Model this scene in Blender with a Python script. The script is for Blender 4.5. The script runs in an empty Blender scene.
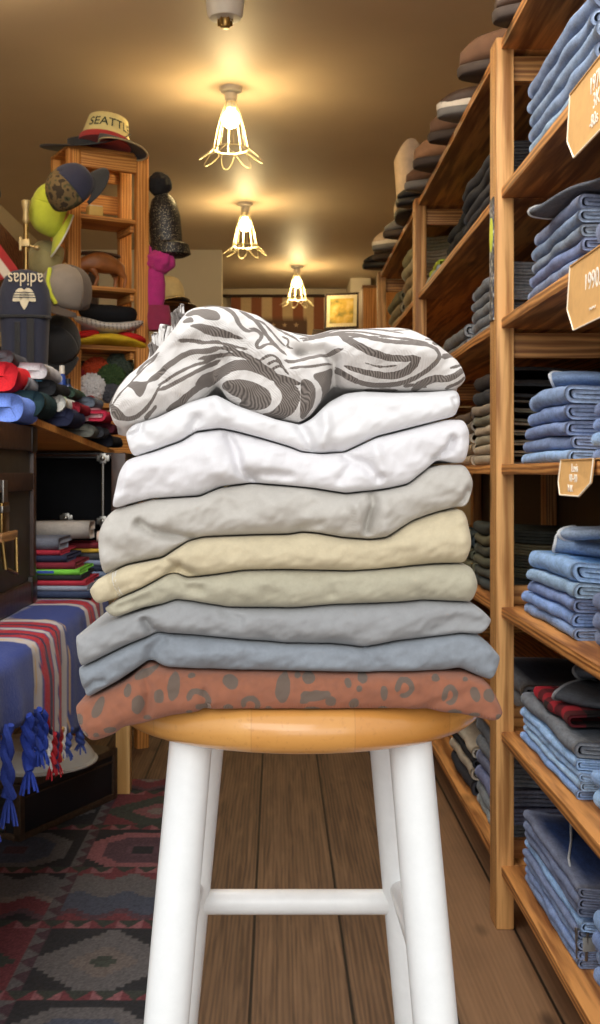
import bpy, bmesh, math, random
import numpy as np
from mathutils import Vector, Matrix, noise, Euler

random.seed(7)
PI = math.pi
SC = bpy.context.scene
COL = SC.collection
# the camera looks straight along +Y from one metre above the floor
F, CX, CY, EYE = 1150.0, 277.0, 472.0, 1.0

def at(px, py, Y):
    return Vector(((px - CX) * Y / F, Y, EYE - (py - CY) * Y / F))

# ------------------------------------------------------------------ colour + node helpers
def lin(c):
    return tuple((x / 12.92 if x <= .04045 else ((x + .055) / 1.055) ** 2.4) for x in [v / 255.0 for v in c])

def new_mat(name):
    m = bpy.data.materials.new(name)
    m.use_nodes = True
    nt = m.node_tree
    b = nt.nodes['Principled BSDF']
    return m, nt, b

def node(nt, typ, **kw):
    n = nt.nodes.new(typ)
    for k, v in kw.items():
        setattr(n, k, v)
    return n

def lk(nt, a, b):
    nt.links.new(a, b)

def mathn(nt, op, a, b=None):
    n = node(nt, 'ShaderNodeMath', operation=op)
    for i, v in enumerate((a, b)):
        if v is None:
            continue
        if isinstance(v, (int, float)):
            n.inputs[i].default_value = v
        else:
            lk(nt, v, n.inputs[i])
    return n.outputs[0]

def mixc(nt, fac, a, b, blend='MIX'):
    n = node(nt, 'ShaderNodeMix', data_type='RGBA', blend_type=blend)
    for sock, v in ((n.inputs[0], fac), (n.inputs[6], a), (n.inputs[7], b)):
        if isinstance(v, (int, float)):
            sock.default_value = v
        elif isinstance(v, tuple):
            sock.default_value = (*v[:3], 1)
        else:
            lk(nt, v, sock)
    return n.outputs[2]

def ramp(nt, fac, stops, interp='LINEAR'):
    n = node(nt, 'ShaderNodeValToRGB')
    cr = n.color_ramp
    cr.interpolation = interp
    while len(cr.elements) < len(stops):
        cr.elements.new(0.5)
    for e, (p, c) in zip(cr.elements, stops):
        e.position = p
        e.color = (*c[:3], 1) if isinstance(c, tuple) else (c, c, c, 1)
    lk(nt, fac, n.inputs[0])
    return n.outputs[0]

def coords(nt, scale=(1, 1, 1), which='Object', rot=(0, 0, 0)):
    t = node(nt, 'ShaderNodeTexCoord')
    mp = node(nt, 'ShaderNodeMapping')
    mp.inputs['Scale'].default_value = scale
    mp.inputs['Rotation'].default_value = rot
    lk(nt, t.outputs[which], mp.inputs[0])
    return mp.outputs[0]

def noisen(nt, vec, scale=5, detail=3, rough=.5, dist=0):
    n = node(nt, 'ShaderNodeTexNoise')
    n.inputs['Scale'].default_value = scale
    n.inputs['Detail'].default_value = detail
    n.inputs['Roughness'].default_value = rough
    n.inputs['Distortion'].default_value = dist
    lk(nt, vec, n.inputs['Vector'])
    return n.outputs[0]

def bump(nt, b, h, strength=.3, dist=.002):
    n = node(nt, 'ShaderNodeBump')
    n.inputs['Strength'].default_value = strength
    n.inputs['Distance'].default_value = dist
    lk(nt, h, n.inputs['Height'])
    lk(nt, n.outputs[0], b.inputs['Normal'])

def plain(name, rgb, rough=.6, metal=0, vary=.15, nscale=40, bumps=.1, spec=.5, coat=0):
    m, nt, b = new_mat(name)
    c = lin(rgb)
    n = noisen(nt, coords(nt), nscale, 4)
    col = ramp(nt, n, [(.25, tuple(x * (1 - vary) for x in c)), (.75, tuple(min(1, x * (1 + vary)) for x in c))])
    lk(nt, col, b.inputs['Base Color'])
    b.inputs['Roughness'].default_value = rough
    b.inputs['Metallic'].default_value = metal
    b.inputs['Specular IOR Level'].default_value = spec
    b.inputs['Coat Weight'].default_value = coat
    if bumps:
        bump(nt, b, n, bumps, .002)
    return m

def weave_height(nt, vec, scale):
    w1 = node(nt, 'ShaderNodeTexWave', wave_type='BANDS', bands_direction='DIAGONAL')
    w1.inputs['Scale'].default_value = scale
    w1.inputs['Distortion'].default_value = 1.2
    w1.inputs['Detail'].default_value = 1
    lk(nt, vec, w1.inputs['Vector'])
    return w1.outputs[1]

def cloth(name, rgb, mott=.10, mscale=60, weave=220, wb=.25, rgb2=None, fine=.05, attr=None, rough=.92, sheen=.15, twill=.06):
    """woven fabric: mottled dye, fine twill lines; attr mixes a second colour by a mesh attribute"""
    m, nt, b = new_mat(name)
    c = lin(rgb)
    v = coords(nt)
    n1 = noisen(nt, v, mscale, 5, .65)
    n2 = noisen(nt, v, 700, 2, .5)
    col = ramp(nt, n1, [(.3, tuple(x * (1 - mott) for x in c)), (.7, tuple(min(1, x * (1 + mott)) for x in c))])
    h = weave_height(nt, v, weave)
    if attr:
        a = node(nt, 'ShaderNodeAttribute', attribute_name=attr)
        c2 = lin(rgb2)
        dark = mixc(nt, mathn(nt, 'MULTIPLY', h, .8), tuple(x * .62 for x in c2), tuple(min(1, x * 1.9) for x in c2))
        nn = noisen(nt, v, 420, 2)
        am = mathn(nt, 'ADD', a.outputs['Fac'], mathn(nt, 'MULTIPLY', mathn(nt, 'SUBTRACT', nn, .5), .5))
        sm = ramp(nt, am, [(.42, 0.0), (.58, 1.0)])
        col = mixc(nt, sm, col, dark)
    col = mixc(nt, mathn(nt, 'MULTIPLY', n2, fine * 2), col, (0, 0, 0))
    col = mixc(nt, mathn(nt, 'MULTIPLY', h, twill), col, (1, 1, 1))
    lk(nt, col, b.inputs['Base Color'])
    b.inputs['Roughness'].default_value = rough
    b.inputs['Specular IOR Level'].default_value = .15
    b.inputs['Sheen Weight'].default_value = sheen
    hh = mathn(nt, 'ADD', h, mathn(nt, 'MULTIPLY', n2, 1.0))
    bump(nt, b, hh, wb, .0007)
    return m

def dyed(name, mott=.22, mscale=45, wear=.35, twill=.08):
    """cloth whose colour is the object's own colour; the fold edge (attribute 'wear') is rubbed paler"""
    m, nt, b = new_mat(name)
    oi = node(nt, 'ShaderNodeObjectInfo')
    v = coords(nt)
    n1 = noisen(nt, coords(nt, (1, 2.5, 2.5)), mscale, 5, .65)
    n4 = noisen(nt, v, 260, 3, .6)
    n1 = mathn(nt, 'ADD', mathn(nt, 'MULTIPLY', n1, .62), mathn(nt, 'MULTIPLY', n4, .38))
    f = ramp(nt, n1, [(.36, 1 - mott), (.64, 1 + mott * .6)])
    col = mixc(nt, 1.0, oi.outputs['Color'], f, 'MULTIPLY')
    a = node(nt, 'ShaderNodeAttribute', attribute_name='wear')
    pale = mixc(nt, .5, col, (.62, .66, .72))
    wn = mathn(nt, 'MULTIPLY', a.outputs['Fac'], mathn(nt, 'MULTIPLY', n1, wear * 2))
    col = mixc(nt, wn, col, pale)
    h = weave_height(nt, v, 260)
    col = mixc(nt, mathn(nt, 'MULTIPLY', h, twill), col, (.6, .65, .75))
    lk(nt, col, b.inputs['Base Color'])
    b.inputs['Roughness'].default_value = .93
    b.inputs['Specular IOR Level'].default_value = .12
    bump(nt, b, mathn(nt, 'ADD', h, n1), .3, .0015)
    return m

def wood(name, dark, light, axis=0, scale=1.0, rough=.55, coat=0, knots=True, spec=.4):
    """pine: grain stretched along the given object axis, with knots"""
    m, nt, b = new_mat(name)
    s = [55.0 * scale] * 3
    s[axis] = 3.2 * scale
    v = coords(nt, tuple(s))
    n1 = noisen(nt, v, 1.0, 6, .62, .8)
    w = node(nt, 'ShaderNodeTexWave', wave_type='RINGS', rings_direction='XYZ'[axis])
    w.inputs['Scale'].default_value = .55
    w.inputs['Distortion'].default_value = 7
    w.inputs['Detail'].default_value = 3
    w.inputs['Detail Scale'].default_value = 1.2
    lk(nt, v, w.inputs['Vector'])
    g = mathn(nt, 'ADD', mathn(nt, 'MULTIPLY', n1, .65), mathn(nt, 'MULTIPLY', w.outputs[1], .35))
    d, l = lin(dark), lin(light)
    col = ramp(nt, g, [(.30, d), (.52, tuple(x * .55 + y * .45 for x, y in zip(l, d))), (.66, l)])
    if knots:
        s2 = [7.0] * 3
        s2[axis] = 2.6
        vo = node(nt, 'ShaderNodeTexVoronoi')
        vo.inputs['Scale'].default_value = 1.0
        vo.inputs['Randomness'].default_value = 1
        lk(nt, coords(nt, tuple(s2)), vo.inputs['Vector'])
        k = ramp(nt, vo.outputs['Distance'], [(.05, 1.0), (.16, 0.0)])
        col = mixc(nt, mathn(nt, 'MULTIPLY', k, .75), col, tuple(x * .28 for x in d))
    lk(nt, col, b.inputs['Base Color'])
    b.inputs['Roughness'].default_value = rough
    b.inputs['Coat Weight'].default_value = coat
    b.inputs['Coat Roughness'].default_value = .15
    b.inputs['Specular IOR Level'].default_value = spec
    bump(nt, b, g, .12, .002)
    return m

# ------------------------------------------------------------------ object helpers
def empty(name, loc=(0, 0, 0), rot=(0, 0, 0), parent=None):
    o = bpy.data.objects.new(name, None)
    COL.objects.link(o)
    o.empty_display_size = .05
    o.location = loc
    o.rotation_euler = rot
    o.parent = parent
    return o

def tag(o, label, cat, group=None):
    o['label'] = label
    o['category'] = cat
    if group:
        o['group'] = group
    return o

def thing(name, label, cat, loc=(0, 0, 0), rot=(0, 0, 0), group=None):
    return tag(empty(name, loc, rot), label, cat, group)

def obj_from(name, verts, faces, mat, parent=None, smooth=True, loc=None, rot=None, color=None, attrs=None):
    me = bpy.data.meshes.new(name)
    me.from_pydata([tuple(v) for v in verts], [], faces)
    me.update()
    if smooth:
        me.polygons.foreach_set('use_smooth', [True] * len(me.polygons))
    if mat:
        me.materials.append(mat)
    if attrs:
        for k, arr in attrs.items():
            a = np.asarray(arr, dtype=np.float32)
            if a.ndim == 2:
                at_ = me.color_attributes.new(k, 'FLOAT_COLOR', 'POINT')
                at_.data.foreach_set('color', np.concatenate([a, np.ones((len(a), 1), np.float32)], 1).ravel())
            else:
                at_ = me.attributes.new(k, 'FLOAT', 'POINT')
                at_.data.foreach_set('value', a)
    o = bpy.data.objects.new(name, me)
    COL.objects.link(o)
    o.parent = parent
    if loc is not None:
        o.location = loc
    if rot is not None:
        o.rotation_euler = rot
    if color:
        o.color = (*lin(color), 1)
    return o

def obj(name, bm, mat, parent=None, smooth=True, loc=None, rot=None, angle=40, color=None):
    bmesh.ops.recalc_face_normals(bm, faces=bm.faces)
    me = bpy.data.meshes.new(name)
    bm.to_mesh(me)
    bm.free()
    if smooth:
        me.polygons.foreach_set('use_smooth', [True] * len(me.polygons))
        me.set_sharp_from_angle(angle=math.radians(angle))
    me.materials.append(mat)
    o = bpy.data.objects.new(name, me)
    COL.objects.link(o)
    o.parent = parent
    if loc is not None:
        o.location = loc
    if rot is not None:
        o.rotation_euler = rot
    if color:
        o.color = (*lin(color), 1)
    return o

def structure(o):
    o['kind'] = 'structure'
    return o

def add_box(bm, x0, x1, y0, y1, z0, z1, bev=0, mtx=None):
    t = bmesh.new()
    bmesh.ops.create_cube(t, size=1)
    for v in t.verts:
        v.co = Vector(((x0 + x1) / 2 + v.co.x * (x1 - x0), (y0 + y1) / 2 + v.co.y * (y1 - y0), (z0 + z1) / 2 + v.co.z * (z1 - z0)))
    if bev:
        bmesh.ops.bevel(t, geom=t.edges[:], offset=bev, segments=2, affect='EDGES', profile=.6)
    merge(bm, t, mtx)

def merge(bm, t, mtx=None):
    if mtx is not None:
        bmesh.ops.transform(t, matrix=mtx, verts=t.verts)
    vm = {}
    for v in t.verts:
        vm[v] = bm.verts.new(v.co)
    for f in t.faces:
        try:
            bm.faces.new([vm[v] for v in f.verts])
        except ValueError:
            pass
    t.free()

def box(name, x0, x1, y0, y1, z0, z1, mat, parent=None, bev=.002, **kw):
    bm = bmesh.new()
    add_box(bm, x0, x1, y0, y1, z0, z1, bev)
    return obj(name, bm, mat, parent, **kw)

def add_lathe(bm, prof, seg=24, mtx=None, sx=1, sy=1):
    """prof: (r, z) from bottom to top"""
    t = bmesh.new()
    rings = []
    for r, z in prof:
        if r < 1e-5:
            rings.append([t.verts.new((0, 0, z))])
        else:
            rings.append([t.verts.new((sx * r * math.cos(2 * PI * k / seg), sy * r * math.sin(2 * PI * k / seg), z)) for k in range(seg)])
    for a, b in zip(rings, rings[1:]):
        for k in range(seg):
            q = [a[k % len(a)], a[(k + 1) % len(a)], b[(k + 1) % len(b)], b[k % len(b)]]
            q2 = []
            for v in q:
                if v not in q2:
                    q2.append(v)
            if len(q2) > 2:
                t.faces.new(q2)
    if len(rings[0]) > 1:
        t.faces.new(rings[0][::-1])
    if len(rings[-1]) > 1:
        t.faces.new(rings[-1])
    merge(bm, t, mtx)

def add_tube(bm, pts, rad, seg=8, closed=False):
    pts = [Vector(p) for p in pts]
    n = len(pts)
    rads = rad if isinstance(rad, (list, tuple)) else [rad] * n
    rings = []
    up = None
    for i, p in enumerate(pts):
        a = pts[(i - 1) % n] if (closed or i > 0) else p
        c = pts[(i + 1) % n] if (closed or i < n - 1) else p
        d = (c - a).normalized()
        if up is None:
            up = Vector((0, 0, 1)) if abs(d.z) < .9 else Vector((1, 0, 0))
        x = d.cross(up)
        if x.length < 1e-5:
            x = d.cross(Vector((0, 1, 0)))
        x.normalize()
        y = x.cross(d).normalized()
        up = y
        rings.append([bm.verts.new(p + (x * math.cos(2 * PI * k / seg) + y * math.sin(2 * PI * k / seg)) * rads[i]) for k in range(seg)])
    m = n if closed else n - 1
    for i in range(m):
        a, b = rings[i], rings[(i + 1) % n]
        for k in range(seg):
            bm.faces.new([a[k], a[(k + 1) % seg], b[(k + 1) % seg], b[k]])
    if not closed:
        bm.faces.new(rings[0][::-1])
        bm.faces.new(rings[-1])

def tube(name, pts, rad, mat, parent=None, seg=8, closed=False, **kw):
    bm = bmesh.new()
    add_tube(bm, pts, rad, seg, closed)
    return obj(name, bm, mat, parent, **kw)

def lathe(name, prof, mat, parent=None, seg=24, sx=1, sy=1, mtx=None, **kw):
    bm = bmesh.new()
    add_lathe(bm, prof, seg, mtx, sx, sy)
    return obj(name, bm, mat, parent, **kw)

def prism(name, pts, y0, y1, mat, parent=None, bev=0, **kw):
    """polygon in x,z pushed from y0 to y1"""
    bm = bmesh.new()
    a = [bm.verts.new((x, y0, z)) for x, z in pts]
    b = [bm.verts.new((x, y1, z)) for x, z in pts]
    n = len(pts)
    bm.faces.new(a)
    bm.faces.new(b[::-1])
    for i in range(n):
        bm.faces.new([a[i], b[i], b[(i + 1) % n], a[(i + 1) % n]])
    if bev:
        bmesh.ops.bevel(bm, geom=bm.edges[:], offset=bev, segments=2, affect='EDGES', profile=.6)
    return obj(name, bm, mat, parent, **kw)

def loft(name, rings, mat, parent=None, caps=True, **kw):
    bm = bmesh.new()
    R = [[bm.verts.new(p) for p in r] for r in rings]
    n = len(R[0])
    for a, b in zip(R, R[1:]):
        for k in range(n):
            bm.faces.new([a[k], a[(k + 1) % n], b[(k + 1) % n], b[k]])
    if caps:
        bm.faces.new(R[0][::-1])
        bm.faces.new(R[-1])
    return obj(name, bm, mat, parent, **kw)

def text(name, body, size, mat, parent, loc, rot, ext=.0006):
    cu = bpy.data.curves.new(name, 'FONT')
    cu.body = body
    cu.size = size
    cu.extrude = ext
    cu.align_x = 'CENTER'
    cu.align_y = 'CENTER'
    cu.materials.append(mat)
    t = bpy.data.objects.new(name, cu)
    COL.objects.link(t)
    bpy.context.view_layer.update()
    me = bpy.data.meshes.new_from_object(t)
    bpy.data.objects.remove(t)
    o = bpy.data.objects.new(name, me)
    if not me.materials:
        me.materials.append(mat)
    COL.objects.link(o)
    o.parent = parent
    o.location = loc
    o.rotation_euler = rot
    return o

# ------------------------------------------------------------------ materials
M = {}
M['floor_dummy'] = None
M['pine_y'] = wood('pine_shelf_board', (124, 74, 34), (208, 146, 82), 1)
M['pine_z'] = wood('pine_post', (146, 96, 48), (216, 164, 102), 2)
M['pine_x'] = wood('pine_rail', (140, 86, 38), (212, 154, 86), 0)
M['tower_z'] = wood('tower_post_wood', (166, 102, 42), (222, 156, 82), 2)
M['tower_x'] = wood('tower_board_wood', (160, 98, 42), (212, 150, 78), 0)
M['back_panel'] = wood('dark_back_panel', (34, 22, 15), (58, 38, 25), 2)
M['denim'] = dyed('denim', .42, 34, .75, .05)
M['cotton'] = dyed('cotton_cloth', .18, 30, .06, .02)
M['knit'] = dyed('knit_wool', .25, 120, .0, .03)
M['pale_hem'] = cloth('pale_hem', (205, 212, 220), .1)
M['white_paint'] = None
M['brass'] = plain('old_brass', (150, 122, 74), .35, 1, .2, 30)
M['steel'] = plain('nickel_steel', (150, 148, 142), .35, 1, .1, 30)
M['black_leather'] = plain('black_board', (22, 23, 25), .5, 0, .3, 30, .15)
M['black_cloth'] = cloth('black_cloth', (24, 24, 26))
M['cream'] = plain('cream_print', (222, 210, 178), .7, 0, .08)
M['white_ink'] = plain('white_chalk_ink', (246, 240, 226), .8, 0, .05)
# ------------------------------------------------------------------ camera, world, lights
cam = bpy.data.cameras.new('camera')
cam.sensor_fit = 'VERTICAL'
cam.sensor_height = 36
cam.lens = 36 * F / 1024
cam.shift_x = (300 - CX) / 1024
cam.shift_y = (CY - 512) / 1024
cam.dof.use_dof = True
cam.dof.focus_distance = .95
cam.dof.aperture_fstop = 30
cam.clip_start = .05
co = bpy.data.objects.new('camera', cam)
COL.objects.link(co)
co.location = (0, 0, EYE)
co.rotation_euler = (PI / 2, 0, 0)
SC.camera = co

wd = bpy.data.worlds.new('daylight')
SC.world = wd
wd.use_nodes = True
wnt = wd.node_tree
bg = wnt.nodes['Background']
tc = node(wnt, 'ShaderNodeTexCoord')
sp = node(wnt, 'ShaderNodeSeparateXYZ')
lk(wnt, tc.outputs['Generated'], sp.inputs[0])
wc = ramp(wnt, mathn(wnt, 'ADD', mathn(wnt, 'MULTIPLY', sp.outputs[2], .5), .5), [(.35, (.36, .34, .32)), (.52, (.84, .84, .85)), (.8, (1.0, 1.0, 1.02))])
lk(wnt, wc, bg.inputs['Color'])
bg.inputs['Strength'].default_value = 1.0

def area(name, loc, target, size, power, color=(1, 1, 1), size_y=None):
    l = bpy.data.lights.new(name, 'AREA')
    l.shape = 'RECTANGLE'
    l.size = size
    l.size_y = size_y or size
    l.energy = power
    l.color = color
    o = bpy.data.objects.new(name, l)
    COL.objects.link(o)
    o.location = loc
    o.rotation_euler = (Vector(target) - Vector(loc)).to_track_quat('-Z', 'Y').to_euler()
    return o

# daylight falling in through the open shop front, behind and above the camera
area('shopfront_daylight', (-.9, -2.6, 2.7), (.1, 1.4, .75), 3.0, 78, (1, .97, .92), 2.2)
area('street_daylight', (.6, -3.0, 1.3), (.4, 3, .9), 3.0, 32, (1, .985, .95), 2.0)

for i, (lx, ly, e) in enumerate(((.05, 2.5, 6), (-.9, 3.2, 5))):  # added warm point lights out of view, lifting ceiling and shelves; no lamp there
    pl_ = bpy.data.lights.new('warm_fill_light', 'POINT')
    pl_.energy = e
    pl_.color = (1, .80, .52)
    pl_.shadow_soft_size = .05
    po_ = bpy.data.objects.new('warm_fill_light', pl_)
    COL.objects.link(po_)
    po_.location = (lx, ly, 2.27)
area('shelf_fill_light', (-.3, 1.72, 2.7), (.35, 3.4, .7), 1.8, 56, (1, .97, .93), .7)  # added fill light above the stack, aimed inward to brighten the shelves
SC.view_settings.view_transform = 'Standard'
SC.view_settings.look = 'None'
SC.view_settings.exposure = 0

# ------------------------------------------------------------------ room shell
CEIL = 2.45
def floor_mat():
    m, nt, b = new_mat('wide_floor_planks')
    v = coords(nt)
    sx = node(nt, 'ShaderNodeSeparateXYZ')
    lk(nt, v, sx.inputs[0])
    px = mathn(nt, 'DIVIDE', mathn(nt, 'ADD', sx.outputs[0], .05), .19)
    cell = mathn(nt, 'FLOOR', px)
    fr = mathn(nt, 'FRACT', px)
    edge = mathn(nt, 'MINIMUM', fr, mathn(nt, 'SUBTRACT', 1.0, fr))
    gap = ramp(nt, edge, [(.010, 1.0), (.022, 0.0)])
    off = node(nt, 'ShaderNodeCombineXYZ')
    lk(nt, mathn(nt, 'MULTIPLY', cell, 7.3), off.inputs[1])
    lk(nt, mathn(nt, 'MULTIPLY', cell, 3.1), off.inputs[0])
    ad = node(nt, 'ShaderNodeVectorMath', operation='ADD')
    lk(nt, v, ad.inputs[0])
    lk(nt, off.outputs[0], ad.inputs[1])
    mp = node(nt, 'ShaderNodeMapping')
    mp.inputs['Scale'].default_value = (44, 2.2, 1)
    lk(nt, ad.outputs[0], mp.inputs[0])
    n1 = noisen(nt, mp.outputs[0], 1.0, 6, .6, 1.2)
    w = node(nt, 'ShaderNodeTexWave', wave_type='RINGS', rings_direction='Y')
    w.inputs['Scale'].default_value = .7
    w.inputs['Distortion'].default_value = 6
    w.inputs['Detail'].default_value = 3
    lk(nt, mp.outputs[0], w.inputs['Vector'])
    g = mathn(nt, 'ADD', mathn(nt, 'MULTIPLY', n1, .84), mathn(nt, 'MULTIPLY', w.outputs[1], .16))
    wn = node(nt, 'ShaderNodeTexWhiteNoise', noise_dimensions='1D')
    lk(nt, cell, wn.inputs['W'])
    g2 = mathn(nt, 'ADD', g, mathn(nt, 'MULTIPLY', mathn(nt, 'SUBTRACT', wn.outputs[0], .5), .12))
    col = ramp(nt, g2, [(.3, lin((70, 51, 37))), (.5, lin((104, 80, 59))), (.7, lin((128, 100, 75)))])
    # the planks beyond the rug, beside the shelves, are painted paler to stand for daylight on them
    pale = ramp(nt, sx.outputs[0], [(.33, 0.0), (.36, 1.0)])
    col = mixc(nt, mathn(nt, 'MULTIPLY', pale, .45), col, lin((150, 114, 82)))
    mp2 = node(nt, 'ShaderNodeMapping')
    mp2.inputs['Scale'].default_value = (5, 2.2, 1)
    lk(nt, ad.outputs[0], mp2.inputs[0])
    vo = node(nt, 'ShaderNodeTexVoronoi')
    vo.inputs['Scale'].default_value = .8
    lk(nt, mp2.outputs[0], vo.inputs['Vector'])
    kn = ramp(nt, vo.outputs['Distance'], [(.03, 1.0), (.09, 0.0)])
    col = mixc(nt, mathn(nt, 'MULTIPLY', kn, .8), col, lin((46, 30, 20)))
    st = noisen(nt, v, 3.0, 4, .6)
    col = mixc(nt, ramp(nt, st, [(.45, 0.0), (.75, .45)]), col, lin((84, 62, 46)))
    col = mixc(nt, gap, col, lin((18, 12, 8)))
    lk(nt, col, b.inputs['Base Color'])
    b.inputs['Roughness'].default_value = .62
    bump(nt, b, mathn(nt, 'SUBTRACT', g, gap), .25, .004)
    return m
M['floor'] = floor_mat()
structure(box('floor', -1.6, 1.4, -1.2, 9.2, -.06, 0, M['floor'], bev=0))
M['ceil'] = plain('ceiling_paint', (196, 176, 150), .55, 0, .05, 3, .03, .35)
structure(box('ceiling', -1.6, 1.4, 1.9, 9.2, CEIL, CEIL + .08, M['ceil'], bev=0))
M['wall'] = plain('plaster_wall', (196, 182, 158), .85, 0, .05, 3, .05)
structure(box('wall_left', -1.6, -1.5, 1.4, 9.2, 0, CEIL, M['wall'], bev=0))
structure(box('wall_right', 1.02, 1.12, .6, 9.2, 0, CEIL, M['wall'], bev=0))
structure(box('wall_back', -1.6, 1.4, 9.1, 9.2, 0, CEIL, M['wall'], bev=0))
M['wall2'] = plain('cream_plaster', (206, 196, 176), .8, 0, .04, 3, .05)
structure(box('wall_partition', -1.5, -.36, 7.5, 7.62, 0, CEIL, M['wall2'], bev=.004))
structure(box('baseboard_back', -1.5, 1.0, 9.075, 9.1, 0, .1, M['wall2'], bev=.003))

# ------------------------------------------------------------------ stool
def white_paint():
    m, nt, b = new_mat('white_gloss_paint')
    v = coords(nt)
    n = noisen(nt, v, 60, 5, .7)
    sc = noisen(nt, coords(nt, (90, 90, 30)), 1.0, 5, .75, 1.5)
    s = ramp(nt, sc, [(.70, 0.0), (.76, .3)])
    col = ramp(nt, n, [(.3, lin((236, 240, 241))), (.7, lin((242, 246, 247)))])
    col = mixc(nt, s, col, lin((176, 176, 170)))
    lk(nt, col, b.inputs['Base Color'])
    b.inputs['Roughness'].default_value = .38
    b.inputs['Coat Weight'].default_value = .2
    return m
M['white_paint'] = white_paint()

def seat_mat():
    m, nt, b = new_mat('varnished_beech_staves')
    v = coords(nt)
    sx = node(nt, 'ShaderNodeSeparateXYZ')
    lk(nt, v, sx.inputs[0])
    p = mathn(nt, 'DIVIDE', mathn(nt, 'ADD', sx.outputs[0], .0415), .0845)
    cell = mathn(nt, 'FLOOR', p)
    fr = mathn(nt, 'FRACT', p)
    wn = node(nt, 'ShaderNodeTexWhiteNoise', noise_dimensions='1D')
    lk(nt, mathn(nt, 'ADD', cell, 3.7), wn.inputs['W'])
    off = node(nt, 'ShaderNodeCombineXYZ')
    lk(nt, mathn(nt, 'MULTIPLY', cell, 5.3), off.inputs[2])
    ad = node(nt, 'ShaderNodeVectorMath', operation='ADD')
    lk(nt, v, ad.inputs[0])
    lk(nt, off.outputs[0], ad.inputs[1])
    mp = node(nt, 'ShaderNodeMapping')
    mp.inputs['Scale'].default_value = (30, 3, 60)
    lk(nt, ad.outputs[0], mp.inputs[0])
    n = noisen(nt, mp.outputs[0], 1.0, 4, .6, 1.0)
    base = ramp(nt, wn.outputs[0], [(0.0, lin((206, 142, 68))), (1.0, lin((222, 166, 92)))])
    col = mixc(nt, mathn(nt, 'MULTIPLY', n, .5), base, lin((188, 128, 62)))
    mp3 = node(nt, 'ShaderNodeMapping')
    mp3.inputs['Scale'].default_value = (260, 20, 260)
    lk(nt, v, mp3.inputs[0])
    fl = noisen(nt, mp3.outputs[0], 1.0, 2)
    col = mixc(nt, ramp(nt, fl, [(.6, 0.0), (.75, .3)]), col, lin((170, 116, 60)))
    e = mathn(nt, 'MINIMUM', fr, mathn(nt, 'SUBTRACT', 1.0, fr))
    col = mixc(nt, ramp(nt, e, [(.003, .25), (.009, 0.0)]), col, lin((150, 98, 48)))
    lk(nt, col, b.inputs['Base Color'])
    b.inputs['Roughness'].default_value = .3
    b.inputs['Coat Weight'].default_value = .5
    b.inputs['Coat Roughness'].default_value = .12
    return m

SX, SY = .0205, 1.10                  # centre of the stool
SEAT_TOP = EYE - .195
SEAT_R = .173
stool = thing('bar_stool', 'round wooden topped bar stool with white painted legs holding the stack of folded trousers', 'stool', (SX, SY, 0))
th = .036
prof = [(0, SEAT_TOP - th), (SEAT_R - .016, SEAT_TOP - th)]
for k in range(1, 13):
    a = -PI / 2 + PI * k / 12
    prof.append((SEAT_R - .016 + .016 * math.cos(a), SEAT_TOP - th / 2 + th / 2 * math.sin(a)))
prof += [(SEAT_R - .05, SEAT_TOP + .0006), (0, SEAT_TOP)]
lathe('seat', prof, seat_mat(), stool, seg=96)
leg_bot = {}
def leg_xy(z, sx, sy):
    w = (.193 + (.756 - z) * .166) / 2 if sy < 0 else (.191 + (.708 - z) * .196) / 2
    d = (.192 + (.74 - z) * .165) / 2
    return Vector((sx * w, sy * d, z))
for sx in (-1, 1):
    for sy in (-1, 1):
        pts = [leg_xy(z, sx, sy) for z in (SEAT_TOP - .034, .6, .3, .03, .0)]
        lg = tube('leg', pts, [.0188, .0193, .0196, .0180, .0172], M['white_paint'], stool, seg=28)
for nm, z, a, b_ in (('rung', EYE - .453, (-1, 1), (1, 1)), ('rung', EYE - .63, (-1, -1), (1, -1)), ('rung', EYE - .435, (-1, -1), (-1, 1)), ('rung', EYE - .435, (1, -1), (1, 1))):
    tube(nm, [leg_xy(z, *a), leg_xy(z, *b_)], .0128, M['white_paint'], stool, seg=20)

# ------------------------------------------------------------------ the stack of folded trousers
YF = .935
SCL = (YF + .010) / F

def interp_curve(pts, xs, sig):
    p = np.array(sorted(pts))
    fine = np.linspace(p[0, 0], p[-1, 0], 1600)
    y = np.interp(fine, p[:, 0], p[:, 1])
    dx = fine[1] - fine[0]
    k = int(max(1, 3 * sig / dx))
    g = np.exp(-.5 * ((np.arange(-k, k + 1) * dx) / sig) ** 2)
    g /= g.sum()
    yp = np.concatenate([2 * y[0] - y[k:0:-1], y, 2 * y[-1] - y[-2:-k - 2:-1]])
    y = np.convolve(yp, g, 'valid')
    return np.interp(xs, fine, y)

def poly_dist(P, line):
    """distance of every point of P (n,2) to a polyline, and the running position 0..1 along it"""
    line = np.array(line, float)
    best = np.full(len(P), 1e9)
    pos = np.zeros(len(P))
    seg = np.linalg.norm(np.diff(line, axis=0), axis=1)
    cum = np.concatenate([[0], np.cumsum(seg)])
    for i in range(len(line) - 1):
        a, b = line[i], line[i + 1]
        ab = b - a
        t = np.clip(((P - a) @ ab) / max(1e-9, ab @ ab), 0, 1)
        d = np.linalg.norm(P - (a + t[:, None] * ab), axis=1)
        m = d < best
        best[m] = d[m]
        pos[m] = (cum[i] + t[m] * seg[i]) / cum[-1]
    return best, pos

def inside(P, poly):
    x, y = P[:, 0], P[:, 1]
    r = np.zeros(len(P), bool)
    n = len(poly)
    for i in range(n):
        x1, y1 = poly[i]
        x2, y2 = poly[(i + 1) % n]
        if y1 == y2:
            continue
        c = ((y1 > y) != (y2 > y)) & (x < (x2 - x1) * (y - y1) / (y2 - y1) + x1)
        r ^= c
    return r

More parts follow.
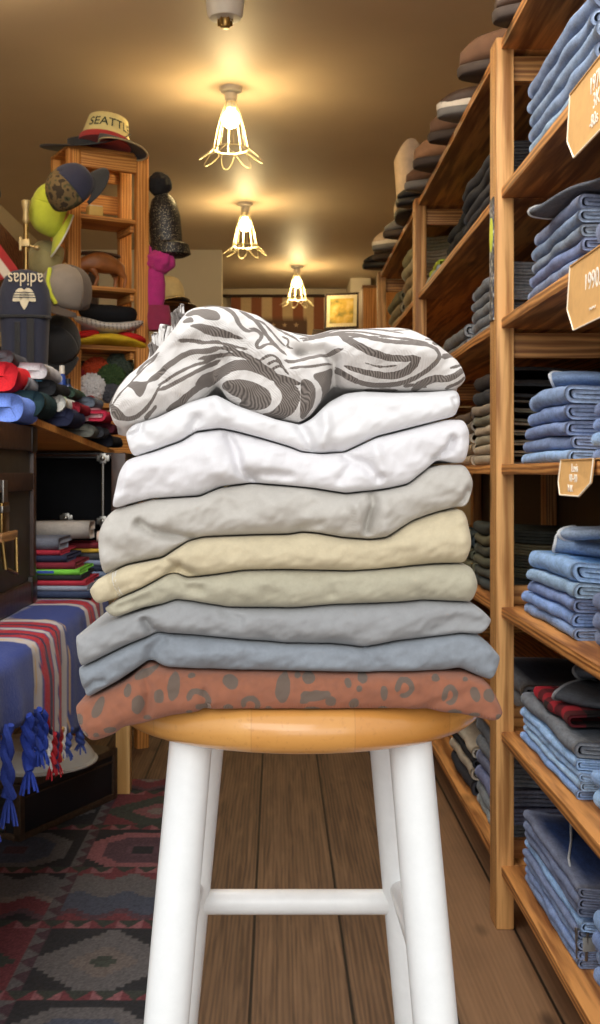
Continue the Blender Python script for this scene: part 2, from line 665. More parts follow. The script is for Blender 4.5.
def chaikin(pts, n=2, closed=False):
    p = [np.array(q, float) for q in pts]
    for _ in range(n):
        o = []
        m = len(p) if closed else len(p) - 1
        if not closed:
            o.append(p[0])
        for i in range(m):
            a, b = p[i], p[(i + 1) % len(p)]
            o += [a * .75 + b * .25, a * .25 + b * .75]
        if not closed:
            o.append(p[-1])
        p = o
    return p

def layer(name, label, top, bot, mat, step=1.6, nf=44, rfront=None, rtop=None, creases=(), yoff=0, depth=.25, sig=2.4, wr=.0022, wseed=0, design=None, expo=2.5, kick=14, back_bot=None):
    x0 = min(p[0] for p in top + bot)
    x1 = max(p[0] for p in top + bot)
    n = int((x1 - x0) / step) + 12
    u = np.linspace(0, 1, n)
    u = u + .055 * np.sin(2 * PI * u) * -1 * .9       # closer columns towards the two tips
    u = (u - u[0]) / (u[-1] - u[0])
    xs = x0 + (x1 - x0) * u
    t = interp_curve(top, xs, sig)
    b = interp_curve(bot, xs, sig)
    mid = (t + b) / 2
    hh = np.maximum((b - t) / 2 - .5, .35)
    Yb = YF + depth
    bb = interp_curve(back_bot, np.clip(xs, min(p[0] for p in back_bot), max(p[0] for p in back_bot)), sig) - .8 if back_bot else b
    # the loop round the section: bottom from the back to the front, the front bulge, the top to the back
    nb, ntp = 8, 14
    th_ = np.linspace(-PI / 2, PI / 2, nf)
    e = 2 / expo
    fs = np.sign(np.sin(th_)) * np.abs(np.sin(th_)) ** e
    fc = np.abs(np.cos(th_)) ** e
    V, D, Fw = [], [], []
    rows = nb + nf + ntp
    for i in range(n):
        h = hh[i] * SCL
        rb = min(h * .95 + .003, .03) if rfront is None else min(rfront, h * 1.2 + .002)
        rt = rb if rtop is None else min(rtop, h * 3 + .002)
        dl, dr = xs[i] - x0, x1 - xs[i]
        d = min(dl, dr)
        tip = .016 * (1 - math.sqrt(max(0, 1 - (1 - min(1, d / kick)) ** 2)))
        yb = Yb - 1.4 * tip
        y0 = YF + yoff + tip
        X = (xs[i] - CX) * SCL
        for k in range(nb):
            f = k / nb
            y = yb + (y0 + rb - yb) * f
            V.append((X, y, EYE + (CY - (mid[i] + hh[i] if k == nb - 1 or back_bot is None else max(mid[i] + hh[i], bb[i]))) * SCL))
            D.append((xs[i], mid[i] + hh[i] + (y - y0 - rb) / SCL))
            Fw.append(0)
        for k in range(nf):
            r = rb if th_[k] < 0 else rt
            # keep the bottom bulge and top bulge meeting at the widest point
            y = y0 + r * (1 - fc[k])
            V.append((X, y, EYE + (CY - mid[i] + hh[i] * fs[k]) * SCL))
            D.append((xs[i], mid[i] - hh[i] * fs[k]))
            Fw.append(fc[k] ** .5)
        for k in range(1, ntp + 1):
            f = k / ntp
            y = y0 + rt + (yb - y0 - rt) * f
            V.append((X, y, EYE + (CY - mid[i] + hh[i]) * SCL))
            D.append((xs[i], mid[i] - hh[i] - (y - y0 - rt) / SCL))
            Fw.append(0)
    V, D, Fw = np.array(V), np.array(D), np.array(Fw)
    dy = np.zeros(len(V))
    for line, w, dep in creases:
        d, _ = poly_dist(D, line)
        dy += 1.35 * dep * np.exp(-(d / w) ** 2)
    ns = np.array([noise.noise(Vector((D[i, 0] * .016 + wseed * 9.1, D[i, 1] * .034 + D[i, 0] * .012, wseed))) + .5 * noise.noise(Vector((D[i, 0] * .045 + wseed, D[i, 1] * .07 - D[i, 0] * .02, wseed + 4.2))) + .22 * noise.noise(Vector((D[i, 0] * .12 + wseed, D[i, 1] * .16 + D[i, 0] * .05, wseed + 8.2))) for i in range(len(D))])
    dy += wr * ns * 2.0
    V[:, 1] += dy * Fw
    # cloth lying on the seat does not sink into it
    r = np.hypot(V[:, 0] - SX, V[:, 1] - SY)
    low = (r < SEAT_R + .006) & (V[:, 2] < SEAT_TOP + .0015)
    V[low, 2] = SEAT_TOP + .0015
    faces = []
    for i in range(n - 1):
        for k in range(rows):
            k2 = (k + 1) % rows
            faces.append((i * rows + k, i * rows + k2, (i + 1) * rows + k2, (i + 1) * rows + k))
    faces.append(tuple(range(rows))[::-1])
    faces.append(tuple((n - 1) * rows + k for k in range(rows)))
    attrs = None
    if design is not None:
        attrs = {'pat': design(D)}
    o = obj_from(name, V, faces, mat, attrs=attrs)
    bm = bmesh.new()
    bm.from_mesh(o.data)
    bmesh.ops.recalc_face_normals(bm, faces=bm.faces)
    bm.to_mesh(o.data)
    bm.free()
    return o

G = 'folded trousers stacked on the stool'
A1t = [(75, 707), (77, 703), (102, 692), (127, 679.6), (143, 666), (150, 663), (160, 666), (168, 668.5), (227, 670.5), (310, 671.5), (367, 672.6), (443, 671), (466, 672.6), (482, 678), (489, 683), (495, 693), (502, 708), (503, 712)]
A1b = [(75, 709), (77, 720), (81, 730), (86, 738), (91, 743), (98, 742), (114, 736), (122, 729), (143, 726), (172, 717), (206, 712.5), (310, 711), (428, 710), (443, 714), (459, 715), (478, 719), (493, 721.5), (500, 719), (503, 713)]
A2t = [(78, 669), (92, 663), (125, 646.5), (149, 636.6), (157, 633), (176, 634.4), (191, 635.5), (239, 640), (285, 644), (330, 645), (364, 648.4), (395, 642), (441, 637), (460, 634), (479, 635), (489, 642.6), (501, 657)]
A2b = [(78, 670.5), (81, 680), (83, 692), (86, 699), (92, 696), (118, 681.4), (140, 666.5), (149, 660), (154, 661), (162, 666), (168, 668), (227, 670), (310, 671), (367, 672.2), (443, 671), (460, 668.6), (479, 677), (491, 681), (496, 675), (501, 660)]
A3t = [(75, 637), (107, 622.7), (125, 615), (162, 605), (176, 600), (191, 601.4), (228, 608), (290, 609), (337, 605), (395, 603.5), (422, 601), (460, 602.4), (475, 604), (484, 611), (492, 619.6)]
A3b = [(75, 638.5), (76, 650), (78, 665), (80, 668), (92, 662.5), (125, 646), (149, 636), (157, 632.6), (176, 634), (191, 635), (239, 639.5), (285, 643.6), (330, 644.6), (364, 648), (395, 641.6), (441, 636.6), (460, 633.6), (479, 634.4), (486, 630), (492, 621)]
A4t = [(104.5, 608), (118, 599), (143, 588), (166, 575), (175, 573), (187, 578.7), (217, 575), (242, 571), (285, 570), (349, 571.7), (376, 570), (433, 565), (468, 564.6), (476, 570), (478, 583)]
A4b = [(104.5, 609.5), (109, 614), (116, 617.5), (143, 608), (162, 604.6), (176, 599.6), (191, 601), (228, 607.6), (290, 608.6), (337, 604.6), (395, 603), (422, 600.6), (460, 602), (471, 603), (476, 598), (478, 586)]
A5t = [(89, 590), (97, 579), (125, 566), (162, 558.5), (176, 549), (187, 542), (202, 537.6), (250, 536), (290, 535), (303, 533), (318, 534), (343, 538.5), (371, 540.4), (387, 538.5), (413, 521.5), (441, 512), (462, 508.5), (468, 513), (471, 525), (472, 540)]
A5b = [(89, 591.5), (92, 598), (97.5, 604.6), (118, 598.5), (143, 587.5), (166, 574.6), (175, 572.6), (187, 578.3), (217, 574.6), (242, 570.6), (285, 569.6), (349, 571.3), (376, 569.6), (433, 564.6), (466, 564.3), (470, 560), (472, 543)]
A6t = [(97, 536), (99, 523.5), (111, 510), (150, 499.4), (199, 496.8), (220, 487.5), (251, 483.6), (290, 486.5), (315, 489), (346, 494), (385, 490), (409, 485), (430, 467.5), (444, 464.2), (465, 464), (471, 470), (474, 484)]
A6b = [(97, 540), (98, 560), (99, 577), (103, 576), (125, 565.6), (162, 558), (176, 548.6), (187, 541.6), (202, 537.2), (250, 535.6), (290, 534.6), (303, 532.4), (318, 533.4), (343, 538), (371, 540), (387, 538), (413, 521), (441, 511.6), (458, 507.6), (466, 508), (471, 503), (474, 488)]
A7t = [(112, 505), (115, 488.5), (118.5, 471), (125, 460), (136, 455.6), (150, 452), (180, 441), (195, 431.3), (220, 428.3), (234, 431), (260, 438), (290, 447), (302, 452), (322, 453.6), (346, 452), (378, 436.5), (427, 424), (448, 418.8), (465, 419), (469, 424), (470.5, 434)]
A7b = [(112, 506.5), (114, 509), (130, 504), (150, 499), (199, 496.4), (220, 487), (251, 483), (290, 486), (315, 488.5), (346, 493.6), (385, 489.6), (409, 484.6), (430, 467), (437, 461), (444, 461), (455, 463.6), (467, 463), (470, 455), (470.5, 438)]
A8t = [(125, 433), (132, 424), (157, 416.8), (185, 403), (202, 397.5), (216, 394), (237, 405), (276, 419), (292, 422.5), (301, 424), (312, 418), (329, 401), (346, 392), (364, 390), (395, 392), (430, 391.4), (458, 389), (460.5, 396)]
A8b = [(125, 435), (128, 444), (131, 457.4), (138, 455.4), (150, 451.6), (180, 440.6), (195, 430.9), (220, 427.9), (234, 430.6), (260, 437.6), (290, 446.6), (302, 451.6), (322, 453.2), (346, 451.6), (378, 436.1), (427, 423.6), (448, 418.2), (457, 416), (460.5, 404)]
A9t = [(108.5, 405), (110, 396), (112, 390), (123, 370), (140, 357), (152, 345), (164, 331), (175, 316), (181, 304), (190, 299), (207, 296.5), (230, 299.5), (257, 307), (275, 318), (290, 324.5), (313, 328), (333, 323), (365, 322), (397, 320.5), (413, 322), (430, 331), (447, 346), (457, 356), (463, 366), (465, 378)]
A9b = [(108.5, 407), (110, 420), (113, 426), (120, 428.4), (150, 420), (163, 413), (183, 408), (203, 395.5), (214, 383), (219, 386), (226, 398), (250, 412), (277, 418.4), (300, 422.3), (312, 415), (325, 396), (331, 388), (336, 383), (345, 387), (373, 389.6), (447, 391), (457, 389), (463, 385), (465, 380)]

def blobs(specs):
    """specs in photo pixels: ('s', pts, w0, w1) stroke, ('p', poly) filled patch, ('e', x, y, rx, ry, deg) spot"""
    def f(D):
        r = np.zeros(len(D))
        wob = np.array([noise.noise(Vector((p[0] * .16, p[1] * .16, 3))) for p in D]) * .9
        for s in specs:
            if s[0] == 's':
                d, t = poly_dist(D, chaikin(s[1]))
                w = s[2] + (s[3] - s[2]) * t
                # taper at both ends
                w = w * np.clip(np.minimum(t, 1 - t) * 9 + .3, 0, 1)
                r = np.maximum(r, np.clip(.5 + (w / 2 - d + wob * .6) * .55, 0, 1))
            elif s[0] == 'p':
                pl = chaikin(s[1], 2, True)
                d, _ = poly_dist(D, pl + [pl[0]])
                d = np.where(inside(D, pl), d, -d)
                r = np.maximum(r, np.clip(.5 + (d + wob * .6) * .55, 0, 1))
            elif s[0] == 'e':
                a = math.radians(s[5])
                dx, dy = D[:, 0] - s[1], D[:, 1] - s[2]
                ux, uy = dx * math.cos(a) + dy * math.sin(a), -dx * math.sin(a) + dy * math.cos(a)
                q = np.sqrt((ux / s[3]) ** 2 + (uy / s[4]) ** 2)
                d = (1 - q) * min(s[3], s[4])
                r = np.maximum(r, np.clip(.5 + (d + wob) * .55, 0, 1))
        return r
    return f

def LC(pts):
    return [(90 + x / 3, 280 + y / 3) for x, y in pts]
def RC(pts):
    return [(280 + x / 3, 280 + y / 3) for x, y in pts]
Z = []
def zs(fn, pts, w0, w1=None):
    Z.append(('s', fn(pts), w0 * .375, (w1 if w1 else w0) * .375))
def zp(fn, pts):
    Z.append(('p', fn(pts)))
def AC(pts):
    return [(100 + x / 5, 290 + y / 5) for x, y in pts]
def BC(pts):
    return [(200 + x * .2333, 290 + y * .2333) for x, y in pts]
def zw(fn, pts, w0, w1=None):
    Z.append(('s', fn(pts), w0, w1 if w1 else w0))
zw(AC, [(40, 600), (58, 520), (95, 450), (132, 400)], 7, 6)
zw(AC, [(60, 590), (110, 520), (150, 480), (182, 438), (230, 385), (300, 318)], 1.8, 1.8)
zp(AC, [(140, 487), (170, 455), (215, 468), (256, 458), (242, 495), (216, 545), (190, 532), (178, 502)])
zp(AC, [(176, 436), (192, 380), (250, 332), (318, 304), (272, 338), (215, 388)])
zw(AC, [(248, 468), (300, 425), (360, 376), (420, 332), (480, 312), (540, 316), (610, 292)], 6.5, 4.5)
zw(AC, [(296, 482), (330, 460), (400, 420), (470, 382), (540, 364), (605, 318)], 3, 3)
zw(AC, [(300, 508), (340, 490), (430, 445), (500, 405), (605, 348)], 4.2, 3.6)
zw(AC, [(75, 612), (112, 642), (162, 646), (215, 617), (260, 572), (290, 520), (312, 474)], 5, 2)
zp(AC, [(62, 565), (92, 588), (134, 628), (138, 654), (88, 654), (56, 622)])
zp(AC, [(315, 602), (400, 543), (470, 488), (540, 438), (604, 412), (604, 452), (520, 482), (460, 532), (400, 588), (345, 609)])
zw(AC, [(222, 645), (258, 612), (286, 580)], 4, 3)
zw(AC, [(395, 264), (470, 260), (540, 272), (604, 264)], 3.4, 3)
zp(AC, [(412, 118), (450, 86), (500, 80), (560, 98), (606, 128), (606, 168), (540, 164), (482, 122), (440, 134)])
zp(AC, [(412, 168), (430, 138), (462, 138), (480, 172), (440, 176)])
zp(AC, [(440, 188), (520, 176), (606, 212), (606, 248), (540, 234), (490, 208)])
zw(AC, [(510, 62), (606, 50)], 5, 5)
zw(BC, [(-10, 406), (50, 376), (120, 338), (180, 324), (250, 340), (310, 376), (370, 396), (425, 408)], 13, 7)
zp(BC, [(80, 410), (140, 386), (220, 392), (292, 428), (314, 470), (292, 508), (230, 518), (156, 492), (186, 470), (136, 452)])
zp(BC, [(305, 390), (370, 398), (428, 428), (428, 482), (402, 532), (340, 558), (250, 532), (310, 522), (352, 482), (350, 440)])
zp(BC, [(428, 386), (482, 398), (498, 450), (482, 512), (430, 566), (428, 500), (430, 430)])
zp(BC, [(468, 368), (540, 352), (574, 326), (562, 420), (542, 482), (498, 536), (522, 470), (522, 420)])
zw(BC, [(-5, 236), (60, 226), (130, 244), (205, 264)], 3.4, 2.6)
zw(BC, [(-5, 272), (80, 250), (150, 264), (230, 300), (300, 350), (352, 386)], 3.6, 3)
zw(BC, [(-5, 302), (100, 278), (170, 284), (240, 316), (330, 382)], 3.8, 3)
zp(BC, [(-5, 156), (60, 162), (130, 192), (205, 222), (150, 218), (80, 208), (-5, 186)])
zw(BC, [(-5, 50), (60, 42), (110, 68), (150, 108), (170, 160), (200, 186), (232, 180)], 6, 4)
zw(BC, [(165, 72), (215, 108), (250, 140), (290, 200), (330, 250), (372, 286)], 5, 3.4)
zw(BC, [(205, 92), (230, 120), (270, 130), (300, 165), (340, 215), (370, 240)], 2.4, 2.2)
zw(BC, [(352, 186), (384, 206), (372, 238), (402, 246)], 2.2, 2.2)
zw(BC, [(240, 80), (300, 108), (360, 160), (424, 216)], 2.6, 2.2)
zw(BC, [(258, 98), (320, 132), (380, 182), (430, 222)], 1.8, 1.8)
zw(BC, [(212, 168), (250, 175), (270, 200), (240, 245), (255, 265), (290, 235), (322, 240)], 4.4, 3)
zw(BC, [(258, 312), (300, 288), (332, 300), (352, 332)], 2.8, 2.2)
zw(BC, [(288, 328), (330, 308), (362, 346)], 2.4, 2)
zw(BC, [(308, 348), (345, 330), (382, 372)], 2.4, 2)
zw(BC, [(358, 308), (390, 320), (440, 300), (520, 284), (606, 264)], 3.6, 4.4)
zw(BC, [(378, 346), (420, 340), (500, 330), (572, 318)], 3, 2.4)
zw(BC, [(395, 160), (430, 176), (480, 190), (560, 170), (606, 155)], 4, 2.4)
zw(BC, [(440, 212), (520, 200), (606, 190)], 1.8, 1.8)
zs(RC, [(178, 172), (225, 205), (280, 232), (340, 246), (408, 242)], 20, 14)
zs(RC, [(408, 243), (372, 284), (322, 292), (276, 286), (215, 272), (190, 262)], 24, 10)
zs(RC, [(60, 172), (140, 162), (210, 166), (300, 192), (400, 200), (455, 206), (474, 236), (442, 272), (390, 305), (320, 318), (240, 312), (192, 284), (164, 258)], 13, 11)
zs(RC, [(110, 152), (200, 140), (300, 146), (380, 166)], 5, 5)
zs(RC, [(70, 182), (180, 150), (260, 160), (330, 180), (440, 196)], 7, 7)
zs(RC, [(150, 130), (250, 134), (340, 152), (405, 142)], 5, 4)
zs(RC, [(330, 124), (380, 134), (450, 170), (492, 198)], 5, 6)
zs(RC, [(200, 180), (280, 176), (380, 184)], 5, 5)
zs(RC, [(452, 196), (478, 188), (500, 212)], 12, 10)
zs(RC, [(478, 238), (516, 224), (540, 240)], 16, 12)
zs(RC, [(400, 326), (455, 296), (500, 304), (550, 268)], 22, 14)
zs(RC, [(495, 326), (530, 312), (552, 292)], 9, 7)
zs(RC, [(370, 318), (410, 314), (440, 322)], 9, 6)
zs(RC, [(165, 268), (200, 296), (235, 312)], 12, 6)
zs(RC, [(200, 196), (260, 222), (310, 236), (360, 236)], 5, 4)
zs(RC, [(250, 255), (300, 268), (345, 262)], 5, 4)
zs(RC, [(500, 270), (530, 262), (548, 250)], 7, 6)
zs(RC, [(430, 182), (470, 180), (505, 206)], 6, 6)
zs(RC, [(220, 328), (300, 326), (360, 328)], 5, 4)
# stripes carried on over the top, behind the hump
for q, (y0, y1, w) in enumerate(((10, -30, 16), (-40, -10, 12), (-70, -90, 18), (-120, -100, 14))):
    zs(LC, [(250, y0), (360, y1), (480, y0 + 10), (620, y1 + 40), (760, y0 + 60), (900, y1 + 30), (1100, y0 + 60)], w, w)

M['zebra'] = cloth('black_and_white_marbled_weave', (234, 230, 226), .03, 30, 320, .45, (118, 110, 104), .04, 'pat', sheen=.1, twill=.02)
top_pants = layer('folded_trousers', '', A9t, A9b, M['zebra'], step=.95, nf=120, rfront=.03, rtop=.075, expo=2.2, yoff=-.004, sig=2.6, back_bot=A8t,
      creases=[([(278, 322), (288, 346), (300, 352)], 7, .012), ([(300, 350), (322, 350), (334, 362), (335, 392)], 5, .016), ([(207, 392), (214, 372), (222, 362)], 9, .010), ([(150, 350), (160, 380), (180, 400)], 6, .004),
               ([(232, 330), (262, 352), (290, 372)], 12, -.006), ([(360, 345), (420, 352)], 22, -.008), ([(175, 330), (215, 318), (250, 322)], 14, -.004), ([(245, 320), (270, 344), (286, 350)], 6, .005), ([(300, 372), (310, 392), (312, 412)], 6, -.005), ([(150, 372), (170, 352), (205, 340), (240, 342)], 6, .003)], wr=.0028, wseed=9, design=blobs(Z))
tag(top_pants, 'white folded trousers with grey swirling zebra pattern, topmost of the stool stack', 'trousers', G)

def T(label, *a, **k):
    return tag(layer('folded_trousers', label, *a, **k), label, 'trousers', G)
M['white_a'] = cloth('bright_white_twill', (238, 238, 240), .02, 40, 700, .22, fine=.02, twill=.02)
M['white_b'] = cloth('soft_white_twill', (236, 235, 238), .025, 70, 700, .3, fine=.03, twill=.02)
M['stone'] = cloth('stone_grey_twill', (196, 192, 184), .035, 80, 700, .3, fine=.05)
M['beige'] = cloth('pale_beige_cotton', (205, 192, 160), .07, 90, 700, .25, fine=.05, rgb2=(228, 218, 190), attr='pat')
M['khaki'] = cloth('khaki_green_cotton', (178, 173, 151), .09, 80, 700, .25, fine=.05)
M['grey'] = cloth('washed_grey_cotton', (150, 152, 154), .07, 60, 700, .2, fine=.04)
M['bluegrey'] = cloth('pigment_blue_grey_cotton', (134, 142, 151), .10, 110, 700, .25, fine=.05)
M['leopard'] = cloth('rust_twill_with_dark_spots', (158, 86, 44), .14, 160, 520, .6, (96, 74, 56), .10, 'pat', twill=.12)

def LO(x, y):
    return 60 + x / 2.4, 640 + y / 2.4
def RO(x, y):
    return 290 + x / 2.609, 640 + y / 2.609
S = []
for x, y, rx, ry, d in ((275, 108, 15, 33, 6), (165, 118, 9, 15, 10), (240, 130, 12, 18, 0), (95, 158, 12, 26, 25), (190, 150, 14, 24, 10), (345, 156, 18, 9, 0), (410, 97, 20, 15, 30), (210, 185, 9, 7, 0), (535, 112, 18, 34, 8), (592, 130, 16, 13, 0), (50, 186, 10, 13, 0),
                        (122, 212, 14, 9, 0), (405, 157, 12, 9, 0), (205, 78, 30, 9, -25), (60, 222, 12, 8, 20), (500, 160, 8, 6, 0), (310, 170, 8, 5, 0), (90, 225, 8, 6, 0), (592, 165, 10, 6, 0), (318, 84, 10, 5, 0)):
    S.append(('e', *LO(x, y), rx / 2.4, ry / 2.4, d))
for x, y, rx, ry, d in ((48, 96, 18, 14, 0), (150, 106, 9, 12, 0), (188, 95, 13, 13, 0), (178, 120, 8, 9, 0), (242, 132, 10, 19, 0), (165, 160, 13, 15, 20), (378, 97, 11, 9, 0), (480, 138, 12, 20, -20), (515, 140, 15, 17, -30), (428, 186, 17, 9, 0), (20, 90, 8, 6, 0),
                        (480, 192, 13, 8, 0), (240, 176, 14, 7, 0), (55, 176, 22, 7, 0), (540, 196, 8, 10, -30), (330, 182, 8, 4, 0), (455, 100, 8, 6, 0), (68, 140, 36, 14, -8), (105, 154, 14, 14, 0), (35, 152, 12, 9, 0)):
    S.append(('e', *RO(x, y), rx / 2.609, ry / 2.609, d))
S.append(('s', [LO(310, 140), LO(316, 118), LO(345, 120), LO(362, 140), LO(350, 150)], 6, 6))
S.append(('s', [LO(440, 158), LO(442, 138), LO(462, 132), LO(478, 148), LO(470, 166)], 6, 5))
S.append(('s', [RO(275, 130), RO(282, 100), RO(305, 98), RO(318, 122), RO(300, 140), RO(282, 138)], 6, 5))
S.append(('s', [RO(398, 155), RO(402, 125), RO(418, 116), RO(432, 140), RO(420, 160), RO(404, 160)], 6, 5))
S.append(('s', [LO(185, 165), LO(178, 140), LO(195, 132)], 4, 4))

T('rust orange folded trousers with dark leopard spots, lowest on the wooden stool seat', A1t, A1b, M['leopard'], step=1.1, nf=56, wr=.0016, wseed=1, design=blobs(S), depth=.235, creases=[([(143, 668), (150, 690), (146, 715)], 5, .004), ([(205, 690), (207, 708)], 4, .003), ([(428, 706), (470, 690)], 7, .003)])
T('blue grey pigment dyed folded trousers, directly on the leopard spotted pair', A2t, A2b, M['bluegrey'], wseed=2, depth=.24, wr=.0024, creases=[([(150, 662), (152, 650), (162, 640)], 6, .006), ([(85, 690), (96, 680), (104, 680)], 3, .003), ([(364, 650), (376, 660)], 6, .003), ([(180, 655), (240, 652)], 8, -.002)])
T('mid grey folded trousers between the blue grey and khaki pairs', A3t, A3b, M['grey'], wseed=3, depth=.23, wr=.0026, creases=[([(146, 620), (152, 629), (162, 634)], 5, .008), ([(150, 612), (170, 622), (200, 626)], 10, -.003), ([(300, 640), (350, 644)], 6, .003), ([(224, 611), (240, 618)], 5, .004), ([(430, 630), (455, 620), (480, 622)], 7, .003)])
T('khaki green folded trousers under the beige pair with the stitched seam', A4t, A4b, M['khaki'], wseed=4, depth=.24, wr=.0022, creases=[([(175, 576), (186, 586), (200, 588)], 6, .004), ([(320, 575), (330, 592)], 7, .003), ([(120, 606), (150, 596)], 4, .002)])
seam5 = blobs([('s', [(113, 563), (113, 578), (119, 594), (124, 602)], 1.6, 1.6), ('s', [(116, 562), (116, 577), (122, 593), (127, 600)], 1.0, 1.0)])
T('pale beige folded trousers with a stitched hem seam at one end', A5t, A5b, M['beige'], wseed=5, depth=.25, wr=.0022, design=seam5, creases=[([(111, 562), (111, 578), (117, 594), (121, 602)], 2.2, .0025), ([(172, 572), (180, 568), (190, 574)], 5, .007), ([(165, 560), (178, 566)], 5, .004), ([(385, 540), (420, 546), (440, 540)], 10, -.002), ([(120, 590), (160, 570)], 6, .002)])
T('stone grey folded trousers with a deep pinched crease at the front', A6t, A6b, M['stone'], wseed=6, depth=.24, wr=.003, creases=[([(371, 490), (373, 503), (369, 516), (366, 530)], 4.5, .010), ([(139, 523), (158, 533), (192, 539)], 4.5, .010), ([(150, 526), (166, 522)], 7, -.003), ([(300, 530), (320, 524)], 6, .005), ([(355, 505), (360, 530)], 6, -.005), ([(385, 500), (384, 530)], 8, -.004), ([(262, 495), (275, 520)], 12, -.003), ([(455, 508), (464, 500), (468, 492)], 4, .007), ([(110, 545), (130, 555)], 8, .003), ([(225, 500), (236, 512)], 6, .003)])
T('off white folded trousers with soft diagonal creases, above the stone grey pair', A7t, A7b, M['white_b'], wseed=7, depth=.23, wr=.0026, creases=[([(228, 436), (236, 452), (240, 470), (255, 482)], 5, .010), ([(345, 456), (362, 464), (378, 478)], 5, .008), ([(372, 444), (380, 470)], 8, -.005), ([(210, 445), (218, 470)], 12, -.005), ([(250, 462), (290, 470)], 12, -.003), ([(436, 459), (448, 449), (452, 440)], 4, .008), ([(118, 490), (124, 470)], 4, .003), ([(340, 480), (350, 466)], 5, .004), ([(250, 478), (262, 474), (290, 476)], 5, .004)])
T('bright white folded trousers dipping in the middle, just under the zebra patterned pair', A8t, A8b, M['white_a'], wseed=8, depth=.235, wr=.0022, creases=[([(299, 424), (306, 436), (312, 450)], 5, .009), ([(322, 410), (326, 428), (322, 446)], 6, -.006), ([(131, 436), (140, 432), (142, 424)], 3, .005), ([(140, 430), (150, 440)], 5, .002), ([(192, 430), (198, 420)], 5, .006), ([(215, 402), (225, 416)], 8, -.004), ([(340, 440), (400, 420), (450, 404)], 10, -.002), ([(452, 400), (456, 410)], 3, .003)])

# gathered waistband sticking up at the back of the zebra pair
def gather():
    V, Fc, P = [], [], []
    n, m = 90, 14
    for i in range(n):
        u = i / (n - 1)
        px = 146 + 36 * u
        base = 356 - 44 * u
        topy = 343 - 42 * u + 4.5 * math.sin(u * 26) - 2
        for j in range(m):
            v = j / (m - 1)
            y = YF + .022 + .012 * math.sin(u * 42 + v * 1.5) * (.35 + .65 * v) + .02 * v
            py = base + 14 - (base + 14 - topy) * v
            V.append(((px + 3 * math.sin(v * 3 + u * 9) * v - CX) * SCL, y, EYE + (CY - py) * SCL))
            P.append(.5 + .5 * math.sin(u * 34 + v * 7 + 2 * math.sin(v * 5)))
    for i in range(n - 1):
        for j in range(m - 1):
            Fc.append((i * m + j, (i + 1) * m + j, (i + 1) * m + j + 1, i * m + j + 1))
    o = obj_from('gathered_waistband', V, Fc, M['zebra'], top_pants, attrs={'pat': np.clip((np.array(P) - .32) * 4, 0, 1)})
    s = o.modifiers.new('thick', 'SOLIDIFY')
    s.thickness = .003
gather()
# ------------------------------------------------------------------ lamps on the ceiling
M['bulb'], nt, b = new_mat('glowing_bulb')
b.inputs['Emission Color'].default_value = (1, .80, .42, 1)
b.inputs['Emission Strength'].default_value = 14
b.inputs['Base Color'].default_value = (1, .95, .8, 1)
M['cage'] = plain('cream_wire', (232, 218, 176), .45, 0, .05)
M['porcelain'] = plain('white_porcelain', (214, 208, 196), .35, 0, .05)
def lamp(label, x, y, s=1.0, power=10):
    t = thing('cage_lamp', label, 'lamp', (x, y, CEIL), group='caged bulbs along the ceiling')
    lathe('ceiling_rose', [(.030, -.020), (.040, -.016), (.042, -.004), (.042, 0)], M['porcelain'], t)
    lathe('socket', [(.018, -.078), (.020, -.074), (.020, -.048), (.023, -.046), (.023, -.018), (.026, -.016)], M['porcelain'], t)
    b = lathe('bulb', [(0, -.152), (.014, -.150), (.026, -.142), (.034, -.126), (.034, -.112), (.028, -.098), (.018, -.086), (.015, -.076)], M['bulb'], t)
    bm = bmesh.new()
    R, zr = .066, -.232
    for k in range(8):
        a = 2 * PI * k / 8 + .2
        c, s_ = math.cos(a), math.sin(a)
        add_tube(bm, [(.021 * c, .021 * s_, -.06), (.036 * c, .036 * s_, -.10), (.052 * c, .052 * s_, -.16), (R * c, R * s_, zr)], .0024, 6)
    add_tube(bm, [(R * math.cos(2 * PI * k / 32), R * math.sin(2 * PI * k / 32), zr) for k in range(32)], .003, 6, True)
    add_tube(bm, [(.022 * math.cos(2 * PI * k / 20), .022 * math.sin(2 * PI * k / 20), -.058) for k in range(20)], .003, 6, True)
    cg = obj('cage', bm, M['cage'], t)
    bm = bmesh.new()
    for k in range(8):
        a = 2 * PI * k / 8 + .2
        pts = []
        for j in range(13):
            q = j / 12
            an = a + (q - .5) * .72
            rr = R + .056 * math.sin(q * PI)
            pts.append((rr * math.cos(an), rr * math.sin(an), zr - .046 * math.sin(q * PI)))
        add_tube(bm, pts, .0018, 6)
    obj('petal_wire', bm, M['cage'], cg)
    l = bpy.data.lights.new('bulb_light', 'POINT')
    l.energy = power
    l.color = (1, .74, .36)
    l.shadow_soft_size = .036
    o = bpy.data.objects.new('bulb_light', l)
    COL.objects.link(o)
    o.parent = t
    o.location = (0, 0, -.185)
    return t
lamp('caged ceiling bulb closest to the shop front, the largest of the three lit lamps', -.174, 4.34, power=10)
lamp('caged ceiling bulb second along the ceiling, between the other two lit lamps', -.172, 6.2, power=10)
lamp('caged ceiling bulb hanging in front of the striped flag, the smallest of three', .141, 8.1, power=10)

t = thing('ceiling_sensor', 'white round unlit fixture with a small prong cluster above the first caged bulb', 'ceiling fixture', (-.158, 3.5, CEIL))
lathe('housing', [(.030, -.072), (.048, -.070), (.054, -.058), (.058, -.03), (.060, 0)], plain('white_plastic', (206, 202, 196), .5, 0, .03), t)
bm = bmesh.new()
for k in range(6):
    a = 2 * PI * k / 6
    add_tube(bm, [(.022 * math.cos(a), .022 * math.sin(a), -.07), (.020 * math.cos(a), .020 * math.sin(a), -.094)], .003, 6)
add_lathe(bm, [(0, -.1), (.014, -.098), (.018, -.09), (.018, -.07)], 16)
obj('prong_cluster', bm, M['brass'], t)

